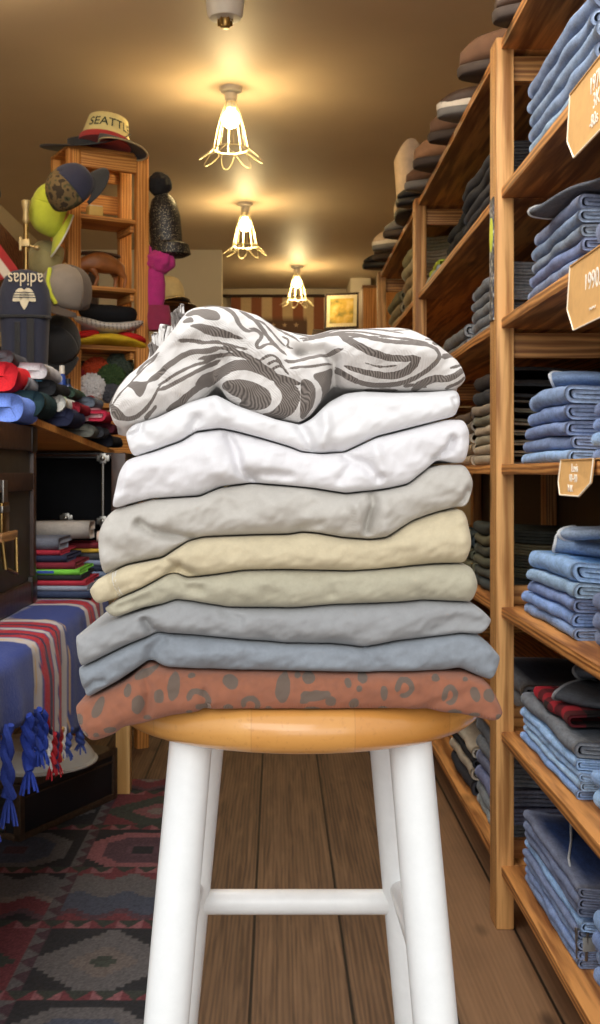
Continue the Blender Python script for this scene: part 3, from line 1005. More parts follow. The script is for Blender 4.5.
# ------------------------------------------------------------------ right: long pine shelving
SH = [1.945, 1.620, 1.336, 1.017, .705, .433, .140]          # top faces of the seven boards
XF = .490                                                     # front edge of the boards
PY = [2.51, 3.98, 5.45]                                       # camera side faces of the posts
unit = thing('pine_shelving', 'long open pine shelving packed with folded jeans, front posts facing the aisle', 'shelving', (XF, 4, 0))
def ub(name, x0, x1, y0, y1, z0, z1, mat, bev=.0025):
    return box(name, x0 - XF, x1 - XF, y0 - 4, y1 - 4, z0, z1, mat, unit, bev)
for y in PY:
    ub('post', .478, .518, y, y + .075, 0, 1.95, M['pine_z'], .005)
    ub('rear_post', .93, .97, y, y + .075, 0, 1.95, M['pine_z'])
ys = [.95, 2.515, 3.985, 5.50]
for a, c in zip(ys, ys[1:]):
    for z in SH:
        ub('shelf', XF, .965, a + .002, c - .002, z - .022, z, M['pine_y'])
for y in PY:
    for z, up in ((1.945, -1), (1.336, -1), (.705, 1), (.433, 1), (.140, 1)):
        if up < 0:
            ub('side_rail', .519, .929, y + .02, y + .05, z - .085, z - .030, M['pine_x'])
        else:
            ub('side_rail', .519, .929, y + .045, y + .07, z + .001, z + .042, M['pine_x'])
ub('back_panel', .972, 1.0, .95, 5.55, .03, 1.95, M['back_panel'], 0)
ub('plinth', .56, .58, .95, 5.5, 0, .115, M['pine_y'])

# ------------------------------------------------------------------ folded garments
def fold_section(d, T, c, turns):
    """closed outline of a cloth strip folded into a flat roll; y is depth from the front fold, z is height"""
    line = []
    inset = 0.0
    z0, z1 = c / 2, T - c / 2
    a0, a1 = c / 2, d - c / 2
    line.append((d * .55, z0, 0))
    for k in range(turns):
        r = (z1 - z0) / 2
        zc = (z0 + z1) / 2
        nseg = 8 if k == 0 else 6
        for j in range(nseg + 1):
            a = -PI / 2 - PI * j / nseg
            line.append((a0 + r * .8 + r * .8 * math.cos(a), zc + r * math.sin(a), 1 if k == 0 else 0))
        z0n, z1n = z0 + c * 1.1, z1 - c * 1.1
        if z1n - z0n < c * .8 or k == turns - 1:
            line.append((a1 - c * 2, z1, 0))
            break
        r2 = (z1 - z0n) / 2
        zc2 = (z1 + z0n) / 2
        for j in range(6):
            a = PI / 2 - PI * j / 5
            line.append((a1 - r2 + r2 * math.cos(a), zc2 + r2 * math.sin(a), 0))
        z0, z1 = z0n, z1n
        a0 += c * 1.6
        a1 -= c * 1.6
    dense = [line[0]]
    for p in line[1:]:
        q = dense[-1]
        m = int(abs(p[0] - q[0]) / .022)
        for j in range(1, m + 1):
            f = j / (m + 1)
            dense.append((q[0] + (p[0] - q[0]) * f, q[1] + (p[1] - q[1]) * f, 0))
        dense.append(p)
    line = dense
    P = [Vector((p[0], p[1])) for p in line]
    L, R = [], []
    for i, p in enumerate(P):
        t = (P[min(i + 1, len(P) - 1)] - P[max(i - 1, 0)]).normalized()
        n = Vector((-t.y, t.x)) * c / 2
        L.append((p + n, line[i][2]))
        R.append((p - n, line[i][2]))
    return L, R

def folded(name, L, d, T, mat, color, c=None, turns=2, seed=0, parent=None, loc=(0, 0, 0), rz=0, nl=9, wob=1.0, puff=.12, skew=0, tilt=(0, 0), fields=None):
    c = c or T * .228
    A, B = fold_section(d, T, c, turns)
    ring = A + B[::-1]
    nA = len(A)
    n = len(ring)
    V, W = [], []
    for i in range(nl + 1):
        u = i / nl
        e = abs(2 * u - 1) ** 6
        for k, (p, w) in enumerate(ring):
            y, z = p
            q = noise.noise(Vector((u * 3.1 + seed * 5.3, y * 9, seed * 1.7)))
            q2 = noise.noise(Vector((u * 5.0 + seed * 2.3, z * 30, seed * 3.1 + 7)))
            # the bottom stays flat, the top of the roll rises and sinks a little
            zz = z * (1 + puff * e + .16 * wob * q) + .0
            yy = y + (.010 * q2 + .006 * q) * wob + skew * u
            xx = L * u + .010 * wob * noise.noise(Vector((y * 8, z * 20, seed * 2.9 + u))) * (1 if i in (0, nl) else 0)
            V.append((xx, yy, zz))
            if fields:
                wx, wy = loc[0] + yy, loc[1] - xx
                lo, hi = fields[0](wx, wy), fields[1](wx, wy) - .002
                V[-1] = (xx, yy, lo + (hi - lo) * min(1, max(0, z / T)) - loc[2])
            W.append(max(w * .7, min(1, e) * .9))
    Fc = []
    for i in range(nl):
        for k in range(n):
            k2 = (k + 1) % n
            Fc.append((i * n + k, i * n + k2, (i + 1) * n + k2, (i + 1) * n + k))
    for i, s in ((0, 1), (nl, -1)):
        for k in range(nA - 1):
            q = (i * n + k, i * n + k + 1, i * n + n - 2 - k, i * n + n - 1 - k)
            Fc.append(q if s > 0 else q[::-1])
    return obj_from(name, V, Fc, mat, parent, True, loc, (tilt[0], tilt[1], rz), color, {'wear': W})

ORD = ['lowest', 'second', 'third', 'fourth', 'fifth', 'sixth', 'seventh', 'eighth', 'ninth']
SHN = ['top board', 'second board', 'third board', 'fourth board', 'fifth board', 'sixth board', 'bottom board']

def jeans_stack(si, y_far, length, items, place, group, x=.515, d=.36, mat='denim', kind='jeans', seed=0, dx=.006, cat='jeans', name='folded_jeans', turns=2, ts=1.0):
    """items: (colour word, rgb, thickness[, shorten at the far end]) from the bottom up"""
    z = SH[si] + .0005
    r = random.Random(si * 31 + seed)
    out = []
    def field(i, base):
        T_ = items[i][2] * ts
        def f(wx, wy):
            a = noise.noise(Vector((wx * 7 + i * 3.3, wy * 6 + seed * 1.7, i * 5.1 + seed)))
            b = noise.noise(Vector((wx * 16 + i * 1.3, wy * 15 + seed, i * 2.1 - seed)))
            # nearer the aisle the folds are fuller than at the back
            full = 1.04 - .10 * max(0, min(1, (wx - x) / .25))
            return base(wx, wy) + T_ * (full + .13 * a + .04 * b)
        return f
    below = lambda wx, wy, z=z: z
    for i, it in enumerate(items):
        word, rgb, T = it[0], it[1], it[2] * ts
        sh = it[3] if len(it) > 3 else 0
        y1 = y_far - sh - r.uniform(0, .006)
        L = length - sh + r.uniform(-.02, .012)
        xx = x + r.uniform(0, dx) + (it[4] if len(it) > 4 else 0)
        if mat == 'denim':
            g_ = sum(rgb) / 3
            rgb = tuple(max(0, min(255, (g_ + (v_ - g_) * 1.28) * k_)) for v_, k_ in zip(rgb, (1.03, 1.12, 1.12)))
        o = folded(name, L, min(d, .955 - xx - .015), T, M[mat], rgb, turns=turns, seed=si * 7 + i + seed, loc=(xx, y1, z), rz=-PI / 2, wob=.6, nl=20, fields=(below, field(i, below)))
        below = field(i, below)
        q = ORD[i] + ('')
        tag(o, f'{word} {kind}, {q} in {place}, {SHN[si]} down', cat, group)
        out.append(o)
        z += T * 1.0
    return below(x + .1, y_far - length * .6), out

LB, MB_, DB, NV, BK, CH = (132, 164, 204), (86, 116, 164), (58, 82, 126), (42, 56, 88), (30, 31, 34), (52, 58, 68)
g = 'jeans folded on the shelves beside the front post'
P1 = 'stack by front post'
# second board: long greying jeans
zt, _ = jeans_stack(1, 2.38, .50, [('grey blue', (112, 132, 158), .040), ('pale grey blue', (120, 138, 162), .044), ('slate blue', (92, 112, 144), .046), ('washed slate', (98, 116, 144), .044), ('smoky blue', (84, 104, 136), .046), ('dark slate blue', (74, 94, 128), .056)], P1, g, seed=1, ts=.66)
# third board: dark indigo jeans
zt3, _ = jeans_stack(2, 2.44, .46, [('dusky indigo', (74, 92, 132), .028), ('greyed indigo', (92, 106, 140), .034, .03), ('mid indigo', (64, 84, 132), .038, .06), ('charcoal blue', (84, 96, 116), .034, .09), ('teal indigo', (66, 90, 122), .040, .10), ('deep indigo', (48, 62, 100), .042, .12)], P1, g, seed=2, ts=.66)
zt4, _ = jeans_stack(3, 2.45, .40, [('faded light blue', (128, 156, 196), .025), ('mid blue', (74, 100, 146), .027, .02), ('deep mid blue', (70, 96, 144), .028, .05), ('strong blue', (78, 106, 156), .030, .08), ('soft grey blue', (98, 122, 162), .036, .10)], P1, g, seed=3, ts=.92)
zt5, _ = jeans_stack(4, 2.42, .42, [('greyed blue', (98, 124, 168), .026), ('cornflower blue', (98, 132, 188), .028), ('dusky blue', (76, 104, 158), .028, .03), ('pale washed blue', (136, 160, 190), .030, .05), ('light sky blue', (130, 162, 206), .044, .05)], P1, g, seed=4, ts=.86)
zt6, top6 = jeans_stack(5, 2.44, .46, [('bright mid blue', (104, 140, 192), .030), ('pale blue', (146, 172, 206), .026), ('ice blue', (144, 172, 212), .028), ('clear light blue', (140, 170, 212), .034), ('charcoal', (46, 50, 58), .050)], P1, g, seed=5, ts=.58)
zt7, _ = jeans_stack(6, 2.42, .44, [('stone blue', (84, 108, 152), 0.0298), ('plain mid blue', (80, 108, 158), 0.0279), ('worn blue', (88, 114, 158), 0.0279), ('dark worn blue', (60, 82, 126), 0.0279), ('pale faded blue', (126, 160, 206), 0.0316), ('navy blue', (52, 72, 114), 0.0335), ('dull navy', (54, 76, 120), 0.0335), ('deep navy', (44, 60, 98), 0.0335)], P1, g, seed=6, ts=.60)
gn = 'jeans in the stacks closest to the shop front'
PN = 'stack nearest shop front'
for si, items, sd in ((1, [('slate', (70, 88, 118), .05), ('blue slate', (78, 98, 132), .05), ('dark slate', (60, 76, 106), .05)], 11),
                      (3, [('mid blue', (80, 108, 158), .03), ('pale blue', (128, 156, 196), .03), ('blue', (84, 114, 166), .03), ('deep blue', (60, 86, 136), .03)], 13),
                      (4, [('dark navy', (50, 68, 108), .038), ('navy', (58, 78, 122), .038), ('rich navy', (54, 74, 118), .038)], 14),
                      (5, [('pale sky blue', (146, 176, 214), .046), ('sky blue', (126, 158, 204), .036)], 15),
                      (6, [('soft blue', (92, 122, 172), .036), ('greyed blue', (88, 116, 160), .036), ('mid blue', (80, 110, 164), .036), ('pale worn blue', (120, 150, 194), .04)], 16)):
    jeans_stack(si, 1.94, .40, items, PN, gn, x=.53, seed=sd, ts=.8)
jeans_stack(2, 1.93, .40, [('indigo', (58, 76, 116), .04), ('dark indigo', (50, 66, 104), .045)], PN, gn, x=.53, seed=12)

# the pieces lying open on top of the stacks
def leg_opening(name, label, cat, rgb, w, h, L, loc, rz, hem=(206, 212, 220), mat='denim', group=None, seed=0, ry=0, n=26, nl=10):
    """a flattened trouser leg lying on its side with the hem open towards -x"""
    t = thing(name, label, cat, loc, (0, ry, rz), group)
    def rings(x0, x1, k, grow, inner=False):
        out = []
        for i in range(k + 1):
            u = i / k
            x = x0 + (x1 - x0) * u
            r = []
            for j in range(n):
                a = 2 * PI * j / n
                hx = h * (1 - .45 * min(1, max(0, (x - .0) / L)))
                y = math.cos(a) * abs(math.cos(a)) ** -.2 if abs(math.cos(a)) > 1e-4 else 0
                z = math.sin(a) * abs(math.sin(a)) ** -.1 if abs(math.sin(a)) > 1e-4 else 0
                wv = .10 * noise.noise(Vector((x * 14 + seed, a * 1.3, seed * 2.2)))
                r.append((x + .006 * math.sin(a * 2 + seed), (w / 2 + grow) * y, hx / 2 + (hx / 2 + grow) * z * (1 + wv) + .004 * math.sin(x * 25 + seed)))
            out.append(r)
        return out
    # outside, then turned in at the hem
    R = rings(.006, L, nl, 0)
    Ri = rings(.006, L * .9, nl, -.004)
    Rr = Ri[::-1] + R
    V = [p for r in Rr for p in r]
    Fc = []
    for i in range(len(Rr) - 1):
        for k in range(n):
            Fc.append((i * n + k, i * n + (k + 1) % n, (i + 1) * n + (k + 1) % n, (i + 1) * n + k))
    Fc.append(tuple((len(Rr) - 1) * n + k for k in range(n)))
    Fc.append(tuple(range(n))[::-1])
    W = [0.2] * len(V)
    lc = obj_from('leg_cloth', V, Fc, M[mat], t, color=rgb, attrs={'wear': W})
    pts = rings(.003, .004, 1, -.001)[0]
    o = tube('hem', pts, .0034, M['cotton'], lc, 6, True, color=hem)
    return t
go = 'garments lying open on top of the jeans stacks'
leg_opening('folded_jeans', 'blue jeans with an open pale hemmed leg, topmost by the front post, fourth board down', 'jeans', (104, 132, 172), .11, .036, .30, (.555, 2.24, zt4 + .002), -.75, seed=1, ry=-.05, group=g)
leg_opening('folded_jeans', 'light blue jeans with two folded white edged openings, topmost by the front post, fifth board', 'jeans', (124, 152, 190), .12, .036, .30, (.55, 2.22, zt5 + .002), -.6, seed=2, hem=(222, 226, 230), group=g)
leg_opening('folded_jeans', 'pale jeans hem lying under the topmost light blue pair, fifth board down', 'jeans', (150, 170, 196), .10, .026, .22, (.535, 2.12, zt5 + .038), -.5, seed=5, hem=(222, 226, 230), group=g)
leg_opening('folded_jeans', 'black denim trousers with an open grey edged leg over the red checked flannel', 'jeans', (44, 48, 56), .15, .034, .30, (.575, 2.22, zt6 + .030), -.85, seed=3, hem=(150, 152, 156), group=g)
leg_opening('folded_jeans', 'black denim waistband crumpled on top of the open legged black pair', 'jeans', (40, 44, 52), .13, .030, .26, (.60, 2.26, zt6 + .066), -.5, seed=6, hem=(120, 122, 126), group=g)
leg_opening('folded_trousers', 'grey trousers with a buckled waistband lying on the dark indigo jeans, third board', 'trousers', (72, 76, 84), .12, .026, .30, (.535, 2.19, zt3 + .006), -1.35, seed=4, hem=(170, 170, 168), group=g)

def check_mat():
    m, nt, b = new_mat('red_black_check')
    v = coords(nt, (1, 1, 1))
    s = node(nt, 'ShaderNodeSeparateXYZ')
    lk(nt, v, s.inputs[0])
    fx = mathn(nt, 'GREATER_THAN', mathn(nt, 'FRACT', mathn(nt, 'MULTIPLY', s.outputs[0], 14)), .5)
    fy = mathn(nt, 'GREATER_THAN', mathn(nt, 'FRACT', mathn(nt, 'MULTIPLY', s.outputs[1], 14)), .5)
    k = mathn(nt, 'MULTIPLY', mathn(nt, 'ADD', fx, fy), .5)
    lk(nt, ramp(nt, k, [(0.0, lin((160, 26, 42))), (.4, lin((92, 18, 28))), (.9, lin((20, 16, 18)))], 'CONSTANT'), b.inputs['Base Color'])
    b.inputs['Roughness'].default_value = .95
    return m
M['check'] = check_mat()
tag(folded('folded_shirt', .28, .30, .024, M['check'], (160, 30, 40), seed=77, loc=(.525, 2.36, zt6 + .004), rz=-PI / 2, turns=1, puff=0), 'red and black checked flannel between the charcoal and black denim pairs', 'shirt', go)
# seam line on the navy pair lying on top of the bottom board
tn = jeans_stack  # keep name short
# pale seam and pocket edge on the topmost navy pair
nav = [o for o in COL.objects if o.get('label', '').startswith('deep navy jeans')][0]
bm = bmesh.new()
add_tube(bm, [(.03, .09, .0225), (.10, .075, .0235), (.20, .05, .0235), (.30, .02, .0230), (.36, .008, .020)], .0022, 6)
add_tube(bm, [(.03, .09, .0225), (.025, .16, .0230), (.03, .24, .0225)], .002, 6)
obj('pale_seam', bm, M['pale_hem'], nav)
bm = bmesh.new()
for q in range(9):
    add_tube(bm, [(.06 + .028 * q, .15 - .006 * q, .0230), (.078 + .028 * q, .147 - .006 * q, .0230)], .0014, 5)
obj('stitching', bm, M['pale_hem'], nav)
# belt loop with a buckle hanging from the lowest pairs of the bottom board
t = thing('belt_buckle', 'small pewter buckle on a strap poking out of the bottom board jeans', 'buckle', (.520, 1.99, SH[6] + .045), (0, 0, .2))
bm = bmesh.new()
add_tube(bm, [(0, 0, -.026), (.012, -.008, -.028), (.014, -.010, .020), (-.002, 0, .026)], .003, 8, True)
obj('frame', bm, M['steel'], t)
box('strap', .006, .05, -.012, -.006, -.012, .012, plain('grey_webbing', (150, 152, 150), .8), t, .001)

# ------- second bay, seen past the front post
gb = 'clothes folded on the shelves behind the front post'
PB = 'near stack past front post'
PM = 'middle stack past front post'
PF = 'the stack beside the second post'
bw = 'dark'
jeans_stack(1, 3.20, .52, [('black', (40, 40, 42), .046), ('charcoal', (54, 54, 58), .046), ('dark grey', (62, 62, 66), .046), ('soft black', (46, 46, 50), .046), ('washed black', (58, 58, 62), .046)], PB, gb, kind='trousers', mat='cotton', cat='trousers', name='folded_trousers', seed=21, ts=0.68, x=.512)
jeans_stack(1, 3.62, .36, [('matt black', (26, 26, 28), .06), ('dull black', (36, 36, 36), .06), ('inky black', (24, 25, 28), .05)], PM, gb, kind='trousers', mat='cotton', cat='trousers', name='folded_trousers', seed=22, ts=0.75, x=.53)
jeans_stack(2, 3.06, .44, [('dark grey', (64, 64, 66), .034), ('charcoal grey', (56, 56, 60), .036), ('smoke grey', (74, 74, 76), .036), ('ash black', (52, 52, 54), .036), ('iron grey', (66, 66, 70), .036)], PB, gb, seed=23, ts=0.8, x=.512)
jeans_stack(2, 3.56, .42, [('faded black', (56, 55, 54), .04), ('grey black', (62, 60, 58), .045)], PM, gb, seed=24, ts=0.8, x=.512)
jeans_stack(3, 3.02, .40, [('grey beige', (176, 164, 142), .026), ('sand', (184, 168, 142), .024), ('pale khaki', (158, 150, 128), .024), ('beige', (190, 174, 150), .024), ('olive grey', (128, 124, 104), .026), ('taupe', (150, 136, 118), .026), ('charcoal', (54, 54, 56), .036), ('brown black', (52, 44, 40), .040)], PB, gb, kind='chinos', mat='cotton', cat='trousers', name='folded_trousers', seed=25, x=.512, turns=1)
jeans_stack(3, 3.46, .40, [('warm beige', (186, 168, 142), .028), ('tan', (172, 152, 124), .028), ('pale sand', (192, 178, 156), .028), ('mushroom', (150, 138, 122), .028), ('cocoa', (104, 86, 70), .03)], PM, gb, kind='chinos', mat='cotton', cat='trousers', name='folded_trousers', seed=26, x=.512, turns=1)
jeans_stack(4, 3.02, .40, [('slate green', (66, 72, 70), .034), ('green grey', (80, 82, 72), .030), ('moss', (86, 86, 66), .030), ('dark moss', (70, 70, 56), .030), ('olive', (104, 98, 70), .032), ('black olive', (52, 54, 44), .034)], PB, gb, kind='trousers', mat='cotton', cat='trousers', name='folded_trousers', seed=27, ts=0.86, x=.512)
jeans_stack(4, 3.46, .40, [('grey olive', (86, 88, 76), .034), ('faded olive', (106, 104, 78), .034), ('deep olive', (74, 76, 54), .034), ('dark teal', (36, 48, 50), .05)], PM, gb, kind='trousers', mat='cotton', cat='trousers', name='folded_trousers', seed=28, ts=0.86, x=.512)
jeans_stack(5, 3.02, .40, [('ink black', (24, 26, 32), .04), ('navy black', (28, 32, 44), .04)], PB, gb, seed=29, x=.56)
jeans_stack(6, 2.99, .38, [('grey', (120, 120, 118), .024), ('dark grey', (70, 72, 74), .026), ('royal navy', (40, 56, 110), .032), ('midnight blue', (32, 42, 84), .032), ('graphite', (58, 60, 64), .032), ('jet black', (28, 29, 32), .036)], PB, gb, seed=30, ts=1.2, x=.512)
jeans_stack(6, 3.42, .38, [('charcoal black', (44, 46, 54), .04), ('stone beige', (178, 166, 148), .032), ('black', (28, 30, 34), .03), ('pale stone', (186, 176, 158), .03)], PM, gb, kind='trousers', mat='cotton', cat='trousers', name='folded_trousers', seed=31, x=.512)
tag(folded('folded_shirt', .26, .30, .035, M['cotton'], (176, 182, 176), seed=91, loc=(.505, 3.92, SH[1] + .001), rz=-PI / 2, turns=1), 'pale grey folded shirt beside the second post, second board down', 'shirt', gb)
tag(folded('folded_shirt', .22, .28, .022, M['cotton'], (190, 204, 60), seed=92, loc=(.515, 3.90, SH[1] + .037), rz=-PI / 2, turns=1), 'lime green folded shirt on the pale grey one beside the second post', 'shirt', gb)
# far bay: a rumpled beige stack
jeans_stack(1, 4.72, .48, [('camouflage beige', (150, 138, 104), .05), ('sandy', (166, 150, 116), .05), ('pale brown', (146, 126, 96), .05), ('stone', (160, 150, 124), .05), ('green beige', (134, 128, 98), .05)], 'stack past second post', 'clothes folded in the far bay', kind='trousers', mat='cotton', cat='trousers', name='folded_trousers', seed=41, x=.512)
jeans_stack(1, 5.30, .48, [('light sand', (172, 158, 126), .05), ('dull sand', (150, 138, 110), .05), ('dry green', (124, 120, 92), .05)], 'farthest stack', 'clothes folded in the far bay', kind='trousers', mat='cotton', cat='trousers', name='folded_trousers', seed=42, x=.512)

# patterned cloth strip tacked to the aisle side of the front post
m, nt, b = new_mat('printed_strip')
v = coords(nt)
vo = node(nt, 'ShaderNodeTexVoronoi')
vo.inputs['Scale'].default_value = 90
lk(nt, v, vo.inputs['Vector'])
lk(nt, ramp(nt, vo.outputs['Distance'], [(.2, lin((196, 198, 190))), (.45, lin((70, 84, 110))), (.7, lin((34, 38, 46)))]), b.inputs['Base Color'])
t = thing('printed_strip', 'narrow blue and white printed strip on the aisle side of the front post', 'banner', (.4765, 2.545, 1.47))
box('cloth_strip', -.0015, .0005, -.018, .025, -.135, .135, m, t, 0)
lathe('yellow_sticker', [(0, 0), (.018, 0), (.018, .001), (0, .001)], plain('lime_sticker', (214, 226, 60), .5), t, mtx=Matrix.Translation((-.0015, .004, .055)) @ Matrix.Rotation(-PI / 2, 4, 'Y') @ Matrix.Scale(2.1, 4, (1, 0, 0)), seg=20)

# ------- kraft price cards hanging over the board edges
M['kraft'] = plain('kraft_card', (206, 160, 98), .85, 0, .07, 60, .1)
M['card_edge'] = plain('white_card_edge', (238, 226, 202), .8, 0, .03)
def card(label, y0, y1, z, drop, lines, lift=.03):
    yc = (y0 + y1) / 2
    w = (y1 - y0)
    t = thing('price_card', label, 'price tag', (XF - .004, yc, z), group='kraft price cards on the shelf edges')
    # outline in the plane of the shelf edge: y along the board, z down
    pts = [(-w / 2, .004), (-w / 2, -drop * .62), (-w * .30, -drop), (w * .30, -drop), (w / 2, -drop * .62), (w / 2, .004)]
    bm = bmesh.new()
    A = [bm.verts.new((-.0012 - .012 * (-p[1] / drop) ** 2, p[0], p[1])) for p in pts]
    B = [bm.verts.new((.0012 - .012 * (-p[1] / drop) ** 2, p[0], p[1])) for p in pts]
    n = len(pts)
    bm.faces.new(A)
    bm.faces.new(B[::-1])
    for i in range(n):
        bm.faces.new([A[i], B[i], B[(i + 1) % n], A[(i + 1) % n]])
    obj('card', bm, M['kraft'], t, smooth=False)
    box('folded_flap', -.003, .085, -w / 2, w / 2, .0025, .0045, M['kraft'], t, 0)
    bm = bmesh.new()
    for i in range(n - 1):
        a, b_ = pts[i], pts[i + 1]
        add_tube(bm, [(-.0018 - .012 * (-a[1] / drop) ** 2, a[0], a[1]), (-.0018 - .012 * (-b_[1] / drop) ** 2, b_[0], b_[1])], .0014, 5)
    obj('card_edge', bm, M['card_edge'], t)
    for s, dz, size in lines:
        x = -.003 - .012 * (dz / drop) ** 2
        text('lettering', s, size, M['white_ink'], t, (x - .001, 0, -dz), (PI / 2, 0, -PI / 2), .0004)
card('kraft price card with white writing on the edge of the second board down', 1.55, 1.90, SH[1] + .0, .12, [("1970's", .03, .036), ('3K', .06, .034), ('-80s', .092, .028)])
card('kraft price card reading 1990.80 on the edge of the third board down', 1.56, 1.90, SH[2], .11, [('1990.80', .045, .042), ('~~', .088, .03)])
card('kraft price card with clipped corners on the edge of the fourth board down', 1.76, 1.96, SH[3], .055, [('Levis', .011, .020), ('80~90', .028, .019), ('¥ 8K', .044, .016)])

# ------------------------------------------------------------------ shoes along the top board
def shoe(label, y, L, upper, sole, kind='shoe', x=.44, rz=0, group='shoes on the top of the shelving', welt=None, w=.10, h=.085, lean=0):
    """toe points to the aisle (-x); local x runs from the toe (0) to the heel (L)"""
    t = thing(kind, label, 'boot' if kind == 'boot' else 'shoe', (x, y, SH[0] + .001), (lean, 0, rz), group)
    def half(u):
        return w / 2 * (.62 + .42 * math.sin(min(1, u * 2.1) * PI / 2) - .22 * max(0, u - .25) * 1.0) * (1 if u < .93 else .93)
    def outline(s, grow=0, z=0, n=30):
        r = []
        for k in range(n):
            a = 2 * PI * k / n
            xx = L / 2 - (L / 2 + grow) * math.cos(a)
            u = min(1, max(0, xx / L))
            yy = (half(u) + grow) * math.sin(a) * (abs(math.sin(a)) ** -.35 if abs(math.sin(a)) > 1e-3 else 0)
            r.append((xx, yy * s, z))
        return r
    loft('sole', [outline(.96, 0, 0), outline(1, .003, .006), outline(1, .003, .020), outline(.97, 0, .024)], sole, t, angle=60)
    if welt:
        loft('foxing_band', [outline(1, .004, .019), outline(1, .0045, .022), outline(1, .0045, .034), outline(1, .002, .036)], welt, t, angle=60)
    rings = []
    N = 26
    for i in range(13):
        u = .015 + .97 * i / 12
        hw = half(u) * (.55 if i == 0 else .85 if i in (1, 12) else .98)
        top = h * (.60 + .30 * min(1, u / .5)) if u < .5 else h * (.9 + .25 * (u - .5))
        if i == 0:
            top *= .72
        if i == 1:
            top *= .92
        r = []
        for k in range(N):
            a = 2 * PI * k / N
            ex = .75
            cc, ss = math.cos(a), math.sin(a)
            r.append((L * u, hw * math.copysign(abs(cc) ** ex, cc), .021 + max(0, (top - .02)) * (.5 + .5 * math.copysign(abs(ss) ** ex, ss)) if True else 0))
        rings.append(r)
    loft('upper', rings, upper, t)
    if kind == 'boot':
        sh = []
        for i in range(8):
            v = i / 7
            r = []
            for k in range(N):
                a = 2 * PI * k / N
                rx, ry = .055 + .012 * v, .046 + .012 * v
                dip = .05 * v * max(0, math.cos(a) * -1) * 0 + (.035 * v ** 3) * math.cos(2 * a)
                r.append((L * .70 + rx * math.cos(a), ry * math.sin(a), h * .7 + .20 * v + dip))
            sh.append(r)
        loft('shaft', sh, upper, t, angle=60)
    else:
        bm = bmesh.new()
        add_tube(bm, [(L * .72 + .062 * math.cos(2 * PI * k / 20), .032 * math.sin(2 * PI * k / 20), h * .98 + .008 * math.cos(2 * PI * k / 20)) for k in range(20)], .006, 8, True)
        obj('collar', bm, upper, t)
        bm = bmesh.new()
        for q in range(4):
            u = .40 + .055 * q
            zz = h * (.60 + .30 * min(1, u / .5)) + .006
            add_tube(bm, [(L * u, -.022, zz - .004), (L * u, 0, zz + .002), (L * u, .022, zz - .004)], .003, 6)
        obj('laces', bm, M['lace'], t)
    return t
M['lace'] = plain('brown_lace', (70, 56, 44), .9)
def sh_mat(n, c, r=.7):
    return plain(n, c, r, 0, .18, 30, .15)
br = sh_mat('brown_suede', (104, 74, 52), .9)
tanm = sh_mat('tan_suede', (150, 108, 74), .9)
dk = sh_mat('dark_brown_leather', (70, 50, 36), .6)
bkm = sh_mat('black_shoe_leather', (30, 28, 28), .5)
gum = sh_mat('grey_rubber_sole', (112, 108, 102), .8)
dgum = sh_mat('dark_rubber_sole', (62, 50, 42), .8)
wht = sh_mat('off_white_rubber', (206, 194, 176), .7)
cream = sh_mat('cream_leather', (196, 170, 140), .6)
shoes = [('dark brown shoe closest to the shop front on top of the shelving', 2.42, dk, dgum, 'shoe', None, .12, .10, .455, 0),
         ('large brown suede shoe standing just past the front post', 2.76, br, dgum, 'shoe', None, .135, .125, .435, 0),
         ('brown sneaker with a cream band and a tilted grey sole', 3.07, dk, gum, 'shoe', wht, .125, .095, .43, 0),
         ('slim brown shoe between the grey soled sneaker and the tan suede boot', 3.30, br, dgum, 'shoe', None, .11, .12, .435, 0),
         ('chunky tan suede shoe with a thick dark sole', 3.58, tanm, dgum, 'shoe', None, .15, .125, .425, 0),
         ('grey brown shoe behind the chunky tan suede one', 3.86, br, gum, 'shoe', None, .13, .11, .43, 0),
         ('black leather shoe in front of the cream boot', 4.10, bkm, bkm, 'shoe', None, .12, .09, .425, 0),
         ('tall cream boot with a notched shaft', 4.16, cream, bkm, 'boot', None, .12, .09, .50, 0),
         ('dull grey shoe between the cream boot and the pale sneaker', 4.64, gum, dgum, 'shoe', None, .12, .095, .43, 0),
         ('pale pink sneaker with a white toe cap', 4.92, cream, gum, 'shoe', wht, .14, .11, .41, 0),
         ('small brown shoe past the pale pink sneaker', 5.14, dk, dgum, 'shoe', None, .11, .09, .43, 0),
         ('black shoe at the far end of the shelving top', 5.36, bkm, bkm, 'shoe', None, .12, .085, .40, 0)]
for lab, y, up, so, kind, welt, w, h, x, ln in shoes:
    shoe(lab, y, .27, up, so, kind, x, (PI / 2 if kind == 'boot' else random.uniform(-.15, .15)), welt=welt, w=w, h=h, lean=ln)
